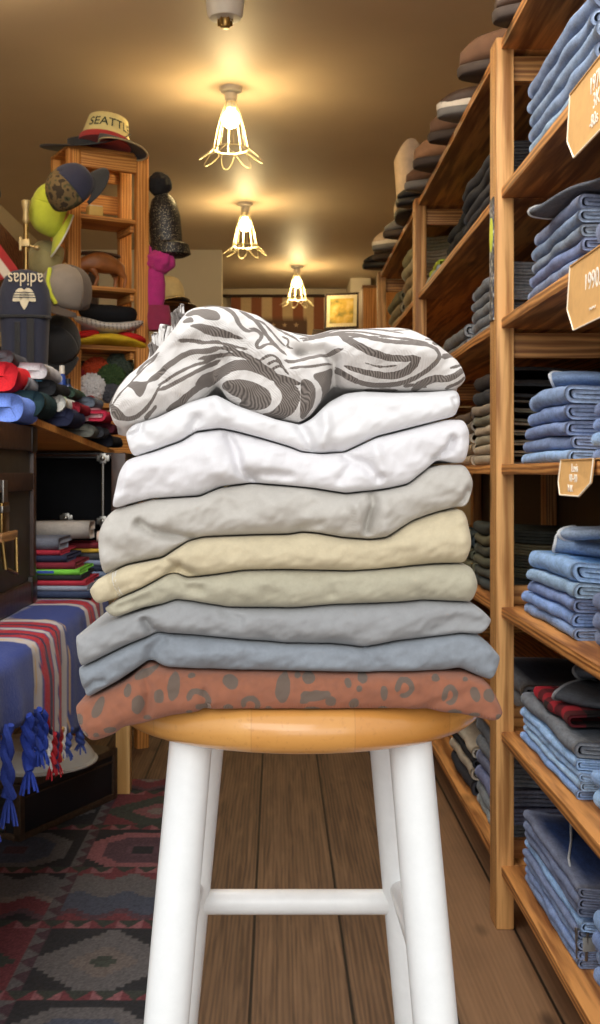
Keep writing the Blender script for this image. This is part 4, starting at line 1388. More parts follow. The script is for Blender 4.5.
# ------------------------------------------------------------------ rug
def rug():
    x0, x1, y0, y1 = -1.35, -.205, 1.75, 3.72
    nx, ny = 300, 400
    X, Y = np.meshgrid(np.linspace(x0, x1, nx), np.linspace(y0, y1, ny), indexing='ij')
    P = np.stack([X.ravel(), Y.ravel()], 1)
    cw, ch = .335, .345
    cx, cy = (P[:, 0] - x1 - .02) / cw, (P[:, 1] - 2.16) / ch
    ix, iy = np.floor(cx), np.floor(cy)
    u, v = cx - ix, cy - iy
    q = 24.0
    uq, vq = np.floor(u * q) / q + .5 / q, np.floor(v * q) / q + .5 / q
    a, b_ = np.abs(uq - .5) * 2, np.abs(vq - .5) * 2
    dia = a + b_
    teeth = np.abs(((uq * 6) % 1) - .5) * .22
    red, rose, grn, gry, ink, blu, mau, tan = [np.array(lin(c)) for c in ((128, 46, 58), (158, 86, 94), (66, 74, 66), (104, 100, 102), (46, 46, 52), (74, 82, 104), (96, 62, 76), (132, 118, 112))]
    k = (ix * 3 + iy * 5) % 6
    pals = [(grn, red, grn, tan, rose), (ink, rose, mau, red, ink), (red, blu, gry, mau, blu), (gry, ink, red, grn, tan), (mau, gry, blu, rose, ink), (ink, red, gry, mau, tan)]
    C = np.zeros((len(P), 3))
    for i, pal in enumerate(pals):
        m = k == i
        if i % 3 == 0:        # stepped diamond in a red field
            d = np.maximum(dia * .62 + teeth * .5, np.maximum(a, b_) * .6)
            c = np.where((d < .16)[:, None], pal[3], np.where((d < .30)[:, None], pal[4] * .8, np.where((d < .62)[:, None], pal[0], pal[1])))
        elif i % 3 == 1:      # octagon medallion
            d = np.maximum(np.maximum(a, b_), dia * .68)
            c = np.where((d < .18)[:, None], pal[0], np.where((d < .26)[:, None], pal[2] * 1.2, np.where((d < .62)[:, None], pal[2], np.where((d < .82)[:, None], pal[1], pal[4]))))
        else:                 # zigzag bands
            z = (v * 4 + np.abs(((uq * 3) % 1) - .5) * 1.2) % 4
            c = np.where((z < 1)[:, None], pal[0], np.where((z < 1.35)[:, None], pal[3], np.where((z < 2.2)[:, None], pal[1], np.where((z < 2.6)[:, None], pal[4], pal[2]))))
        C[m] = c[m]
    # borders between the squares: small sawtooth bands
    bw = .085
    hb = v < bw * 1.5
    saw = np.abs(((u * 6) % 1) - .5) * 2
    vv = v / (bw * 1.5)
    cb = np.where((saw > vv)[:, None], np.where((np.floor(u * 6) % 2 == 0)[:, None], red, rose), grn * .8)
    C[hb] = cb[hb]
    vb = (u < bw) & ~hb
    zz = np.abs(((v * 5) % 1) - .5) * 2
    cv = np.where((zz > u / bw)[:, None], gry, mau * .8)
    C[vb] = cv[vb]
    edge = (P[:, 0] > x1 - .018) | (P[:, 0] < x0 + .018)
    C[edge] = ink
    ns = np.random.RandomState(3).rand(len(P), 1)
    C = C * (.72 + .5 * ns)
    C = (C * .72 + .28 * C.mean(1, keepdims=True)) * .92 + .008
    Zs = .007 + .0006 * np.sin(P[:, 0] * 60) * np.sin(P[:, 1] * 40)
    V = np.concatenate([P, Zs[:, None]], 1)
    Fc = [(i * ny + j, (i + 1) * ny + j, (i + 1) * ny + j + 1, i * ny + j + 1) for i in range(nx - 1) for j in range(ny - 1)]
    m, nt, b = new_mat('kilim_wool')
    at_ = node(nt, 'ShaderNodeAttribute', attribute_name='col')
    vcoord = coords(nt)
    n = noisen(nt, vcoord, 220, 3)
    lk(nt, mixc(nt, mathn(nt, 'MULTIPLY', n, .5), at_.outputs['Color'], (.02, .02, .02)), b.inputs['Base Color'])
    b.inputs['Roughness'].default_value = .95
    b.inputs['Specular IOR Level'].default_value = .1
    bump(nt, b, n, .4, .003)
    o = obj_from('patchwork_rug', V, Fc, m, attrs={'col': C})
    s = o.modifiers.new('thick', 'SOLIDIFY')
    s.thickness = .0065
    s.offset = -1
    tag(o, 'dark red and grey patchwork kilim rug lying on the floor planks', 'rug')
rug()

# ------------------------------------------------------------------ low table under the plaid blanket
TZ = .69
t = thing('low_table', 'low pale wooden table under the plaid blanket and the trunk', 'table', (-.80, 2.5, 0))
def tb(name, x0, x1, y0, y1, z0, z1, mat, bev=.003):
    return box(name, x0 + .80, x1 + .80, y0 - 2.5, y1 - 2.5, z0, z1, mat, t, bev)
tb('tabletop', -1.25, -.455, 1.15, 3.63, TZ - .03, TZ, M['tower_x'])
legw = wood('pale_table_leg', (196, 150, 88), (226, 184, 120), 2)
for x0, y0 in ((-.497, 3.54), (-1.22, 3.54), (-.497, 1.2), (-1.22, 1.2)):
    tb('leg', x0, x0 + .044, y0, y0 + .05, .008 if y0 > 3 else 0, TZ - .03, legw)

# ------------------------------------------------------------------ plaid blanket
def plaid_mat():
    m, nt, b = new_mat('plaid_mohair')
    at_ = node(nt, 'ShaderNodeAttribute', attribute_name='col')
    v = coords(nt)
    n = noisen(nt, coords(nt, (40, 220, 120)), 1.0, 4, .7)
    f = mixc(nt, ramp(nt, n, [(.55, 0.0), (.9, .22)]), at_.outputs['Color'], (.5, .5, .58))
    lk(nt, f, b.inputs['Base Color'])
    b.inputs['Roughness'].default_value = 1
    b.inputs['Sheen Weight'].default_value = .1
    b.inputs['Specular IOR Level'].default_value = .05
    bump(nt, b, n, .6, .004)
    return m
M['plaid'] = plaid_mat()
BLUE, RED, WHT, NAVY, YEL = [np.array(lin(c)) for c in ((44, 58, 118), (158, 26, 36), (176, 168, 162), (26, 30, 60), (190, 156, 100))]
def plaid_color(y, v):
    """y: place along the table edge, v: distance back from the edge (negative on the hanging part)"""
    def bands(s):
        c = BLUE.copy()
        for a, e, col in ((2.03, 2.075, WHT), (2.048, 2.054, YEL), (2.082, 2.165, RED), (2.11, 2.13, NAVY), (2.172, 2.198, WHT), (2.205, 2.285, RED), (2.235, 2.255, NAVY), (2.292, 2.325, WHT), (2.33, 2.336, YEL),
                          (2.58, 2.61, WHT), (2.615, 2.68, RED), (2.69, 2.72, WHT), (2.725, 2.79, RED), (2.80, 2.83, WHT), (2.645, 2.652, NAVY), (2.755, 2.76, NAVY)):
            if a <= s < e:
                c = col
        return c
    c1 = bands(y)
    w = .0
    for a, e, col in ((.10, .13, WHT), (.14, .22, RED), (.17, .185, NAVY), (.23, .25, WHT)):
        if a <= v < e:
            return c1 * .55 + col * .45
    if v > .25:
        return c1 * .9 + NAVY * .1
    return c1
def blanket():
    t = thing('plaid_blanket', 'blue, red and white plaid blanket draped over the table edge under the trunk', 'blanket', (-.4495, 2.2, TZ + .003))
    y0, y1 = 1.45, 2.92
    ny, nv = 190, 70
    V, C, Fc = [], [], []
    for i in range(ny):
        y = y0 + (y1 - y0) * i / (ny - 1)
        hang = float(np.interp(y, [1.45, 1.9, 2.08, 2.13, 2.3, 2.36, 2.6, 2.92], [.10, .115, .14, .20, .225, .24, .27, .27]))
        tot = .60 + hang
        for j in range(nv):
            s = -.60 + tot * j / (nv - 1)
            wv = .006 * math.sin(y * 24) + .004 * math.sin(y * 51 + 1)
            if s <= 0:
                x, z = s, .006 + .0015 * noise.noise(Vector((s * 9, y * 7, 1)))
                if s > -.03:
                    k = (s + .03) / .03
                    z -= .004 * k * k
            else:
                r = .014
                a = min(s / r, PI / 2)
                x = r * math.sin(a) + (wv * min(1, s / .1)) + .012 * min(1, s / .08)
                z = .002 - r * (1 - math.cos(a)) - max(0, s - r * PI / 2)
            V.append((x, y - 2.2, z))
            C.append(plaid_color(y + .006 * noise.noise(Vector((s * 30, y * 4, 2))), -s))
    for i in range(ny - 1):
        for j in range(nv - 1):
            Fc.append((i * nv + j, (i + 1) * nv + j, (i + 1) * nv + j + 1, i * nv + j + 1))
    o = obj_from('woven_cloth', V, Fc, M['plaid'], t, attrs={'col': C})
    s_ = o.modifiers.new('thick', 'SOLIDIFY')
    s_.thickness = .005
    s_.offset = 0
    rr = random.Random(4)
    # knotted fringe along the hanging edge
    for n_, (y, ln, col, rad) in enumerate(((1.62, .15, (46, 64, 150), .009), (1.72, .15, (44, 62, 146), .009), (1.82, .15, (46, 66, 150), .009), (1.94, .125, (46, 70, 170), .010), (2.055, .095, (46, 70, 166), .008), (2.085, .09, (48, 72, 168), .008), (2.02, .06, (46, 64, 140), .007), (2.115, .07, (196, 192, 190), .005),
                                       (2.14, .07, (160, 30, 38), .007), (2.165, .06, (60, 50, 90), .006), (2.23, .075, (164, 32, 40), .007), (2.27, .055, (190, 150, 92), .006), (2.31, .05, (196, 192, 190), .005), (2.34, .05, (56, 74, 140), .008), (2.45, .05, (56, 74, 140), .008))):
        hang = float(np.interp(y, [1.45, 1.9, 2.08, 2.13, 2.3, 2.36, 2.6, 2.92], [.10, .115, .14, .20, .225, .24, .27, .27]))
        bm = bmesh.new()
        z0 = -hang + .02
        for w in (0, PI):
            pts = []
            for k in range(15):
                q = k / 14
                a = w + q * 9 + y * 40
                rad2 = rad * (.55 + .15 * math.sin(q * 20))
                pts.append((.026 + rad2 * math.cos(a) + .006 * math.sin(y * 24), y - 2.2 + rad2 * math.sin(a) + .01 * math.sin(q * 3 + y * 9), z0 - ln * .78 * q))
            add_tube(bm, pts, rad * .75, 7)
        for k in range(9):      # loose ends below the knot
            a = 2 * PI * k / 9
            b_ = Vector((.026 + .006 * math.sin(y * 24), y - 2.2 + .01 * math.sin(3 + y * 9), z0 - ln * .76))
            add_tube(bm, [b_, b_ + Vector((rad * .8 * math.cos(a), rad * .8 * math.sin(a), -ln * .12)), b_ + Vector((rad * 1.5 * math.cos(a), rad * 1.5 * math.sin(a), -ln * .26 - rr.uniform(0, .012)))], rad * .22, 5)
        obj('fringe_tassel', bm, M['knit'], o, color=col)
blanket()

# ------------------------------------------------------------------ steamer trunk on the table
M['trunk'] = plain('olive_black_trunk_cloth', (44, 38, 26), .5, 0, .4, 26, .3)
M['trim'] = plain('dark_brown_leather_trim', (56, 36, 26), .4, 0, .45, 50, .4)
t = thing('steamer_trunk', 'dark olive steamer trunk with brown leather trim on top of the plaid blanket', 'trunk', (-.555, 2.64, TZ + .0135))
H_ = .399
box('body', -.50, -.006, -.75, -.006, .002, H_ - .004, M['trunk'], t, .006)
def trimband(z0, z1):
    bm = bmesh.new()
    add_box(bm, -.503, .002, -.753, .0, z0, z1, .003)
    return bm
obj('top_trim', trimband(H_ - .055, H_), M['trim'], t)
obj('middle_trim', trimband(.255, .295), M['trim'], t)
obj('bottom_trim', trimband(0, .05), M['trim'], t)
bm = bmesh.new()
add_box(bm, -.03, .003, -.03, .001, 0, H_, .003)
obj('corner_edge', bm, M['trim'], t)
for z in (.0, H_ - .06):
    bm = bmesh.new()
    add_box(bm, -.045, .006, -.05, .004, z, z + .062, .008)
    obj('corner_cap', bm, plain('worn_black_corner', (30, 24, 20), .35, .4, .4, 60), t)
pl = box('latch_plate', .0, .006, -.34, -.28, .165, .235, M['brass'], t, .002)
tube('pull_handle', [(.008, -.35, .16), (.014, -.35, .105), (.014, -.25, .085), (.010, -.238, .16)], .004, M['brass'], t)
box('handle_plate', .002, .010, -.36, -.22, .155, .175, wood('worn_wood_bar', (120, 84, 48), (176, 130, 80), 1), t, .003)
bm = bmesh.new()
add_box(bm, .002, .006, -.33, -.295, .235, .28, .001)
add_box(bm, .002, .008, -.345, -.285, .215, .228, .001)
obj('metal_hasp', bm, M['steel'], pl)

# open half of a wardrobe trunk standing behind, opening towards the shop front
M['navy_lining'] = plain('blue_black_lining', (16, 18, 24), .8, 0, .3, 20)
t = thing('open_trunk', 'open black wardrobe trunk half with nickel corner fittings, beside the steamer trunk', 'trunk', (-.58, 3.06, TZ + .001))
bm = bmesh.new()
add_box(bm, -.24, .175, .27, .285, 0, .360)
add_box(bm, -.24, -.225, 0, .27, 0, .360)
add_box(bm, .16, .175, 0, .27, 0, .360)
add_box(bm, -.225, .16, 0, .27, 0, .014)
add_box(bm, -.225, .16, 0, .27, .346, .360)
obj('shell', bm, M['black_leather'], t)
box('lining', -.22, .155, .25, .268, .016, .344, M['navy_lining'], t, 0)
box('inner_panel', -.224, .159, .03, .25, .166, .174, M['navy_lining'], t, .001)
tube('chrome_rod', [(.118, -.006, .175), (.118, -.006, .35)], .004, M['steel'], t, seg=10)
tube('front_rim', [(-.235, -.003, .353), (.14, -.003, .353)], .003, M['trim'], t, seg=8)
box('side_trim', .14, .178, -.006, .02, .004, .358, M['trim'], t, .002)
for x, z in ((.118, .345), (.118, .178), (.02, .186)):
    bm = bmesh.new()
    add_box(bm, x - .017, x + .017, -.008, .0, z - .008, z + .009, .002)
    add_box(bm, x - .009, x + .009, -.011, -.004, z - .014, z + .014, .002)
    bmesh.ops.create_icosphere(bm, subdivisions=2, radius=.007, matrix=Matrix.Translation((x, -.012, z)))
    obj('corner_fitting', bm, M['steel'], t)

# sloping plank carrying the beanies, from the steamer trunk down to the open trunk
def quad_board(name, pts, th, mat):
    bm = bmesh.new()
    A = [bm.verts.new(p) for p in pts]
    B = [bm.verts.new(p - Vector((0, 0, th))) for p in pts]
    bm.faces.new(A)
    bm.faces.new(B[::-1])
    n = len(pts)
    for i in range(n):
        bm.faces.new([A[i], B[i], B[(i + 1) % n], A[(i + 1) % n]])
    return obj(name, bm, mat, None, smooth=False)
def plank_z(y):
    return 1.1195 - (y - 2.64) * (.049 / .46)
pk = quad_board('wooden_plank', [Vector((-.548, 2.605, plank_z(2.605))), Vector((-.452, 3.20, plank_z(3.20))), Vector((-1.02, 3.20, plank_z(3.20))), Vector((-1.02, 2.605, plank_z(2.605)))], .016, M['tower_x'])
tag(pk, 'sloping wooden plank heaped with beanies, from the steamer trunk to the open trunk', 'plank')

# ------------------------------------------------------------------ beanies
gbn = 'folded beanies heaped on the plank'
def beanie(label, px, py, Y, T, W_, rgb, L=.16, seed=0, extra=None, rz=PI / 2, puff=.05):
    """px,py: the rounded fold at its mid height; the fold faces the aisle"""
    p = at(px, py, Y)
    zb = max(p.z - T / 2, (plank_z(Y) if Y > 2.6 else TZ + .0135 + H_) + .001)
    t = thing('knit_beanie', label, 'beanie', (p.x, p.y, zb), (0, 0, rz), gbn)
    o = folded('folded_body', L, W_, T, M['knit'], rgb, c=T * .485, turns=1, seed=seed, parent=t, wob=.8, puff=puff, nl=8)
    if extra:
        kind, rgb2 = extra
        if kind == 'patch':
            box('woven_patch', -.004, .05, .035, .095, T * .96, T * 1.04, cloth('patch_' + str(seed), rgb2), t, .002)
        elif kind == 'print':
            bm = bmesh.new()
            r_ = random.Random(seed)
            for k in range(26):
                x, y = r_.uniform(-.002, L * .7), r_.uniform(.01, W_ * .6)
                bmesh.ops.create_icosphere(bm, subdivisions=1, radius=r_.uniform(.005, .011), matrix=Matrix.Translation((x, y, T * .98)) @ Matrix.Diagonal((1, 1, .35, 1)))
            obj('knitted_print', bm, M['knit'], t, color=rgb2)
        elif kind == 'cuff':
            folded('cuff_edge', L * .98, W_ * .34, T * .94, M['knit'], rgb2, c=T * .3, turns=1, seed=seed + 40, parent=t, loc=(-.004, -.008, 0), wob=.8, puff=.03, nl=6)
    return t
# (label, px, py, Y, thickness, width, colour)
beanie('periwinkle blue beanie folded in a loop, lowest over the steamer trunk corner', 24, 408, 2.44, .058, .20, (112, 142, 224), seed=1)
beanie('dark teal green beanie lying between the periwinkle and the green printed white ones', 44, 404, 2.56, .056, .22, (28, 52, 54), seed=2)
beanie('bright red beanie on top of the periwinkle one', 17, 377, 2.50, .062, .20, (206, 28, 36), seed=3)
beanie('light grey beanie with a long folded edge, topmost of the heap', 48, 371, 2.66, .036, .26, (186, 184, 186), seed=4)
beanie('mid grey beanie under the topmost light grey one', 30, 384, 2.60, .036, .22, (140, 140, 146), seed=5)
beanie('charcoal beanie with a white tag, at the frame edge above the red one', 12, 358, 2.58, .034, .20, (74, 74, 78), seed=6, extra=('patch', (226, 226, 226)))
beanie('black beanie with a sky blue patch', 57, 388, 2.68, .034, .22, (24, 24, 26), seed=7, extra=('patch', (92, 178, 220)))
beanie('white beanie with a pale green print', 66, 404, 2.73, .036, .20, (216, 216, 208), seed=8, extra=('print', (150, 176, 140)))
beanie('navy beanie under the green printed white one', 74, 420, 2.74, .042, .22, (28, 32, 58), seed=9)
beanie('dark red beanie squeezed beside the pink one', 81, 408, 2.84, .028, .20, (136, 22, 38), seed=10)
beanie('pink beanie with a dark red cuff', 103, 415, 2.98, .032, .24, (222, 172, 174), seed=11, extra=('cuff', (170, 34, 60)))
beanie('dark green beanie with white speckles', 74, 392, 2.86, .026, .22, (52, 72, 58), seed=12, extra=('print', (196, 196, 186)))
beanie('slate blue beanie with white speckles, above the pink one', 95, 402, 2.98, .026, .24, (88, 98, 110), seed=13, extra=('print', (186, 188, 190)))
beanie('grey green beanie lying directly on the plank edge', 93, 434, 2.93, .030, .22, (104, 106, 98), seed=14)
beanie('dark grey beanie beside the grey green one on the plank', 103, 432, 3.02, .028, .22, (70, 72, 78), seed=15)
beanie('maroon beanie at the low end of the plank', 113, 428, 3.10, .026, .22, (84, 26, 40), seed=16)
beanie('blue black beanie drooping off the low end of the plank', 115, 441, 3.13, .030, .20, (26, 28, 38), seed=17)

# ------------------------------------------------------------------ folded T-shirts beside the trunk
gts = 'folded tops stacked on the plaid blanket'
def tshirt(label, x1, y0, z, T, W_, D, rgb, seed=0, extra=None):
    """x1: the folded end next to the aisle"""
    t = thing('tshirt', label, 'top', (x1 - W_, y0, z), (0, 0, 0), gts)
    folded('folded_cloth', W_, D, T * .97, M['cotton'], rgb, turns=1, c=T * .49, seed=seed, parent=t, wob=.25, puff=0, nl=7)
    if extra == 'blue_print':
        bm = bmesh.new()
        add_box(bm, W_ - .125, W_ - .113, -.003, .002, T * .1, T * .8, .001)
        add_box(bm, W_ - .113, W_ - .09, -.003, .002, T * .1, T * .3, .001)
        obj('blue_print', bm, M['cotton'], t, color=(70, 116, 214))
    if extra == 'blue_tab':
        bm = bmesh.new()
        add_box(bm, W_ - .10, W_ - .06, -.003, .002, T * .35, T * .8, .001)
        obj('blue_tab', bm, M['cotton'], t, color=(70, 100, 190))
    return t
yb = 2.70
z = TZ + .014
near = [('navy and grey striped top, lowest of the stack beside the trunk', .023, -.440, (48, 62, 92), None), ('pale grey blue top just above the navy striped one', .018, -.446, (150, 160, 176), None), ('crimson top with a rolled corner above the pale grey blue one', .018, -.450, (178, 36, 54), None),
        ('black top under the lime green one', .018, -.462, (30, 30, 32), None), ('lime green top with a small blue tab', .020, -.466, (128, 214, 66), 'blue_tab'), ('maroon top directly on the lime green one', .024, -.476, (126, 24, 40), None),
        ('dark navy top above the maroon one', .024, -.496, (38, 42, 72), None), ('bright crimson top under the grey pair', .018, -.512, (186, 38, 58), None), ('blue grey top with a blue printed letter', .042, -.517, (120, 124, 136), 'blue_print')]
for i, (lab, T_, x1, rgb, ex) in enumerate(near):
    T_ *= .68
    tshirt(lab, x1, yb + .003 * i, z, T_, .22, .22, rgb, i + 1, ex)
    z += T_
back = [('dark blue top in the row behind, lowest by the open trunk', .030, (52, 66, 100)), ('pale denim blue top in the row behind', .020, (132, 148, 176)), ('ink blue top between the two pale denim blue ones', .016, (34, 40, 62)), ('light denim blue top second of its colour, row behind', .018, (140, 152, 178)),
        ('charcoal top under the yellow one', .022, (72, 72, 76)), ('yellow edged top under the dark red one', .012, (222, 180, 56)), ('dark red top under the large grey one', .018, (120, 22, 34))]
z = TZ + .014
for i, (lab, T_, rgb) in enumerate(back):
    T_ *= .85
    tshirt(lab, -.434 - .002 * i, 2.935, z, T_, .26, .11, rgb, i + 21)
    z += T_
ztop = z
tshirt('large pale grey top with a silvery print, topmost of the stacks beside the trunk', -.470, 2.88, max(z, TZ + .014 + .128), .044, .26, .15, (176, 168, 158), 31)
tshirt('cream pink top tucked behind the large grey one', -.428, 2.945, z + .001, .028, .035, .10, (206, 184, 168), 32)

# ------------------------------------------------------------------ black case with a white basin under the table
A_, B_ = Vector((-.69, 3.08, 0)), Vector((-.487, 3.50, 0))
ang = math.atan2(B_.y - A_.y, B_.x - A_.x)
LL = (B_ - A_).length
M['case'] = plain('black_case_board', (20, 20, 24), .55, 0, .3, 30, .15)
M['case_trim'] = plain('worn_brown_case_edge', (62, 46, 32), .5, 0, .5, 80, .4)
t = thing('black_case', 'low black case with worn brown edges on the rug under the table', 'case', (A_.x, A_.y, .008), (0, 0, ang))
box('body', .004, LL - .004, .004, .34, .002, .150, M['case'], t, .004)
for nm, bx in (('bottom_edge', (0, LL, -.002, .345, 0, .018)), ('top_edge', (0, LL, -.002, .345, .134, .154)), ('lid_line', (0, LL, -.0015, .345, .112, .118))):
    bm = bmesh.new()
    add_box(bm, *bx, .003)
    obj(nm, bm, M['case_trim'], t)
for x in (0, LL - .022):
    for y in (-.003, .322):
        bm = bmesh.new()
        add_box(bm, x, x + .022, y, y + .024, 0, .154, .004)
        obj('corner_edge', bm, M['case_trim'], t)
lathe('stud', [(.014, 0), (.010, .007), (0, .009)], M['steel'], t, 16, mtx=Matrix.Translation((-.001, .06, .03)) @ Matrix.Rotation(-PI / 2, 4, 'Y'))
lathe('stud', [(.014, 0), (.010, .007), (0, .009)], M['steel'], t, 16, mtx=Matrix.Translation((-.001, .28, .03)) @ Matrix.Rotation(-PI / 2, 4, 'Y'))
wen = plain('white_enamel', (206, 206, 198), .4, 0, .05, 12)
t = thing('enamel_basin', 'white round enamel basin upside down on the black case', 'basin', (-.70, 3.33, .1625))
lathe('bowl', [(.16, .0), (.17, .006), (.168, .02), (.150, .045), (.12, .058), (0, .062)], wen, t, 48)
lathe('rim', [(.165, 0), (.178, .001), (.180, .005), (.176, .009), (.165, .009)], wen, t, 48)
# ------------------------------------------------------------------ hat tower
TX, TY, TA = -.7306, 4.02, .50
tw = thing('hat_tower', 'tall narrow pine bookcase with hats hung on its posts, topped by two hats', 'bookcase', (TX, TY, 0), (0, 0, TA))
TW, TD, TH = .305, .20, 2.136
def tp(name, x0, x1, y0, y1, z0, z1, mat, bev=.003):
    return box(name, x0, x1, y0, y1, z0, z1, mat, tw, bev)
for x in (0, TW - .048):
    tp('post', x, x + .048, 0, .03, 0, TH, M['tower_z'], .004)
    tp('rear_post', x, x + .048, TD - .03, TD, 0, TH, M['tower_z'], .004)
tp('top_rail', .048, TW - .048, 0, .022, TH - .06, TH, M['tower_x'])
tp('rear_rail', .048, TW - .048, TD - .022, TD, TH - .06, TH, M['tower_x'])
tp('top_board', .0, TW, .0, TD, TH + .001, TH + .012, M['tower_x'])
TS = [1.912, 1.662, 1.452, 1.245]
for z in TS:
    tp('shelf', .030, TW - .030, .012, TD - .012, z - .016, z, M['tower_x'])
    for x in (.047, TW - .061):
        tp('side_rail', x, x + .014, .031, TD - .031, z - .045, z - .018, M['tower_x'])
for z in (2.05, 1.5):
    tp('back_slat', .05, TW - .05, TD - .014, TD - .006, z - .09, z - .02, M['tower_x'])
tp('lower_panel', .048, TW - .048, .004, .016, .60, 1.205, M['tower_x'])
for zz_, L_ in ((1.93, .10), (1.90, .14), (1.60, .12), (1.46, .12), (1.74, .10)):
    tube('peg', [(.0, .015 if L_ > .1 else .1, zz_), (-L_ * .6, -.02 if L_ > .1 else .02, zz_ + .01)], .006, M['tower_x'], tw)
TM = Matrix.Translation((TX, TY, 0)) @ Matrix.Rotation(TA, 4, 'Z')
def tl(x, y, z):
    return TM @ Vector((x, y, z))

# small yellow block standing on the first shelf
t = thing('display_block', 'small yellow display block on the first shelf of the hat tower', 'block', tl(.115, .05, TS[0] + .0005), (0, 0, TA))
box('block', -.026, .026, -.02, .02, 0, .036, plain('yellow_block', (222, 188, 106), .5, 0, .05), t, .003)
box('pale_top', -.024, .024, -.018, .018, .036, .040, M['cream'], t, .001)

# brown leather animal with its head lowered
def skin_body(name, joints, edges, mat, parent, sub=2):
    me = bpy.data.meshes.new(name)
    names = list(joints)
    me.from_pydata([joints[k][0] for k in names], [(names.index(a), names.index(b)) for a, b in edges], [])
    o = bpy.data.objects.new(name, me)
    COL.objects.link(o)
    o.parent = parent
    o.modifiers.new('skin', 'SKIN')
    sv = me.skin_vertices[0].data
    for i, k in enumerate(names):
        r = joints[k][1]
        sv[i].radius = r if isinstance(r, tuple) else (r, r)
        sv[i].use_root = i == 0
    s = o.modifiers.new('sub', 'SUBSURF')
    s.levels = s.render_levels = sub
    bpy.context.view_layer.update()
    dg = bpy.context.evaluated_depsgraph_get()
    m2 = bpy.data.meshes.new_from_object(o.evaluated_get(dg))
    o.modifiers.clear()
    o.data = m2
    m2.polygons.foreach_set('use_smooth', [True] * len(m2.polygons))
    m2.materials.clear()
    m2.materials.append(mat)
    return o
lea = plain('brown_tooled_leather', (150, 92, 46), .45, 0, .35, 26, .3)
leb = plain('dark_hide', (66, 42, 28), .7, 0, .3, 90, .3)
t = thing('leather_animal', 'brown leather antelope figurine with lowered head on the second shelf of the hat tower', 'figurine', tl(.150, .085, TS[1] + .001), (0, 0, TA))
J = {'hip': ((.055, 0, .096), .036), 'mid': ((0, 0, .104), .044), 'sh': ((-.050, 0, .100), .042), 'neck': ((-.080, 0, .080), .026), 'head': ((-.096, 0, .052), .019), 'nose': ((-.104, 0, .022), .008),
     'tail': ((.086, 0, .092), .008), 'tailend': ((.094, 0, .05), .004)}
E = [('mid', 'hip'), ('mid', 'sh'), ('sh', 'neck'), ('neck', 'head'), ('head', 'nose'), ('hip', 'tail'), ('tail', 'tailend')]
for s, dy in (('l', -.020), ('r', .020)):
    dx = .016 if s == 'l' else -.006
    J.update({'ht' + s: ((.062 + dx * .3, dy, .068), .016), 'hk' + s: ((.074 + dx, dy * 1.1, .040), .0075), 'hf' + s: ((.066 + dx, dy * 1.1, .004), .006),
              'ft' + s: ((-.046 + dx * .5, dy, .070), .014), 'fk' + s: ((-.040 + dx * 1.4, dy * 1.1, .038), .0075), 'ff' + s: ((-.046 + dx, dy * 1.1, .004), .006)})
    E += [('hip', 'ht' + s), ('ht' + s, 'hk' + s), ('hk' + s, 'hf' + s), ('sh', 'ft' + s), ('ft' + s, 'fk' + s), ('fk' + s, 'ff' + s)]
skin_body('body', J, E, lea, t)
bm = bmesh.new()
for s in (-1, 1):
    add_tube(bm, [(-.086, .008 * s, .072), (-.075, .018 * s, .088), (-.060, .024 * s, .094)], [.0045, .0035, .001], 8)
obj('horn', bm, leb, t)
bm = bmesh.new()
for k in range(18):
    u = k / 17
    x = -.07 + .14 * u
    zt = .122 + .006 * math.sin(u * PI)
    add_tube(bm, [(x, -.012, zt - .003), (x + .003, 0, zt + .006), (x, .012, zt - .003)], .004, 6)
obj('mane', bm, leb, t)

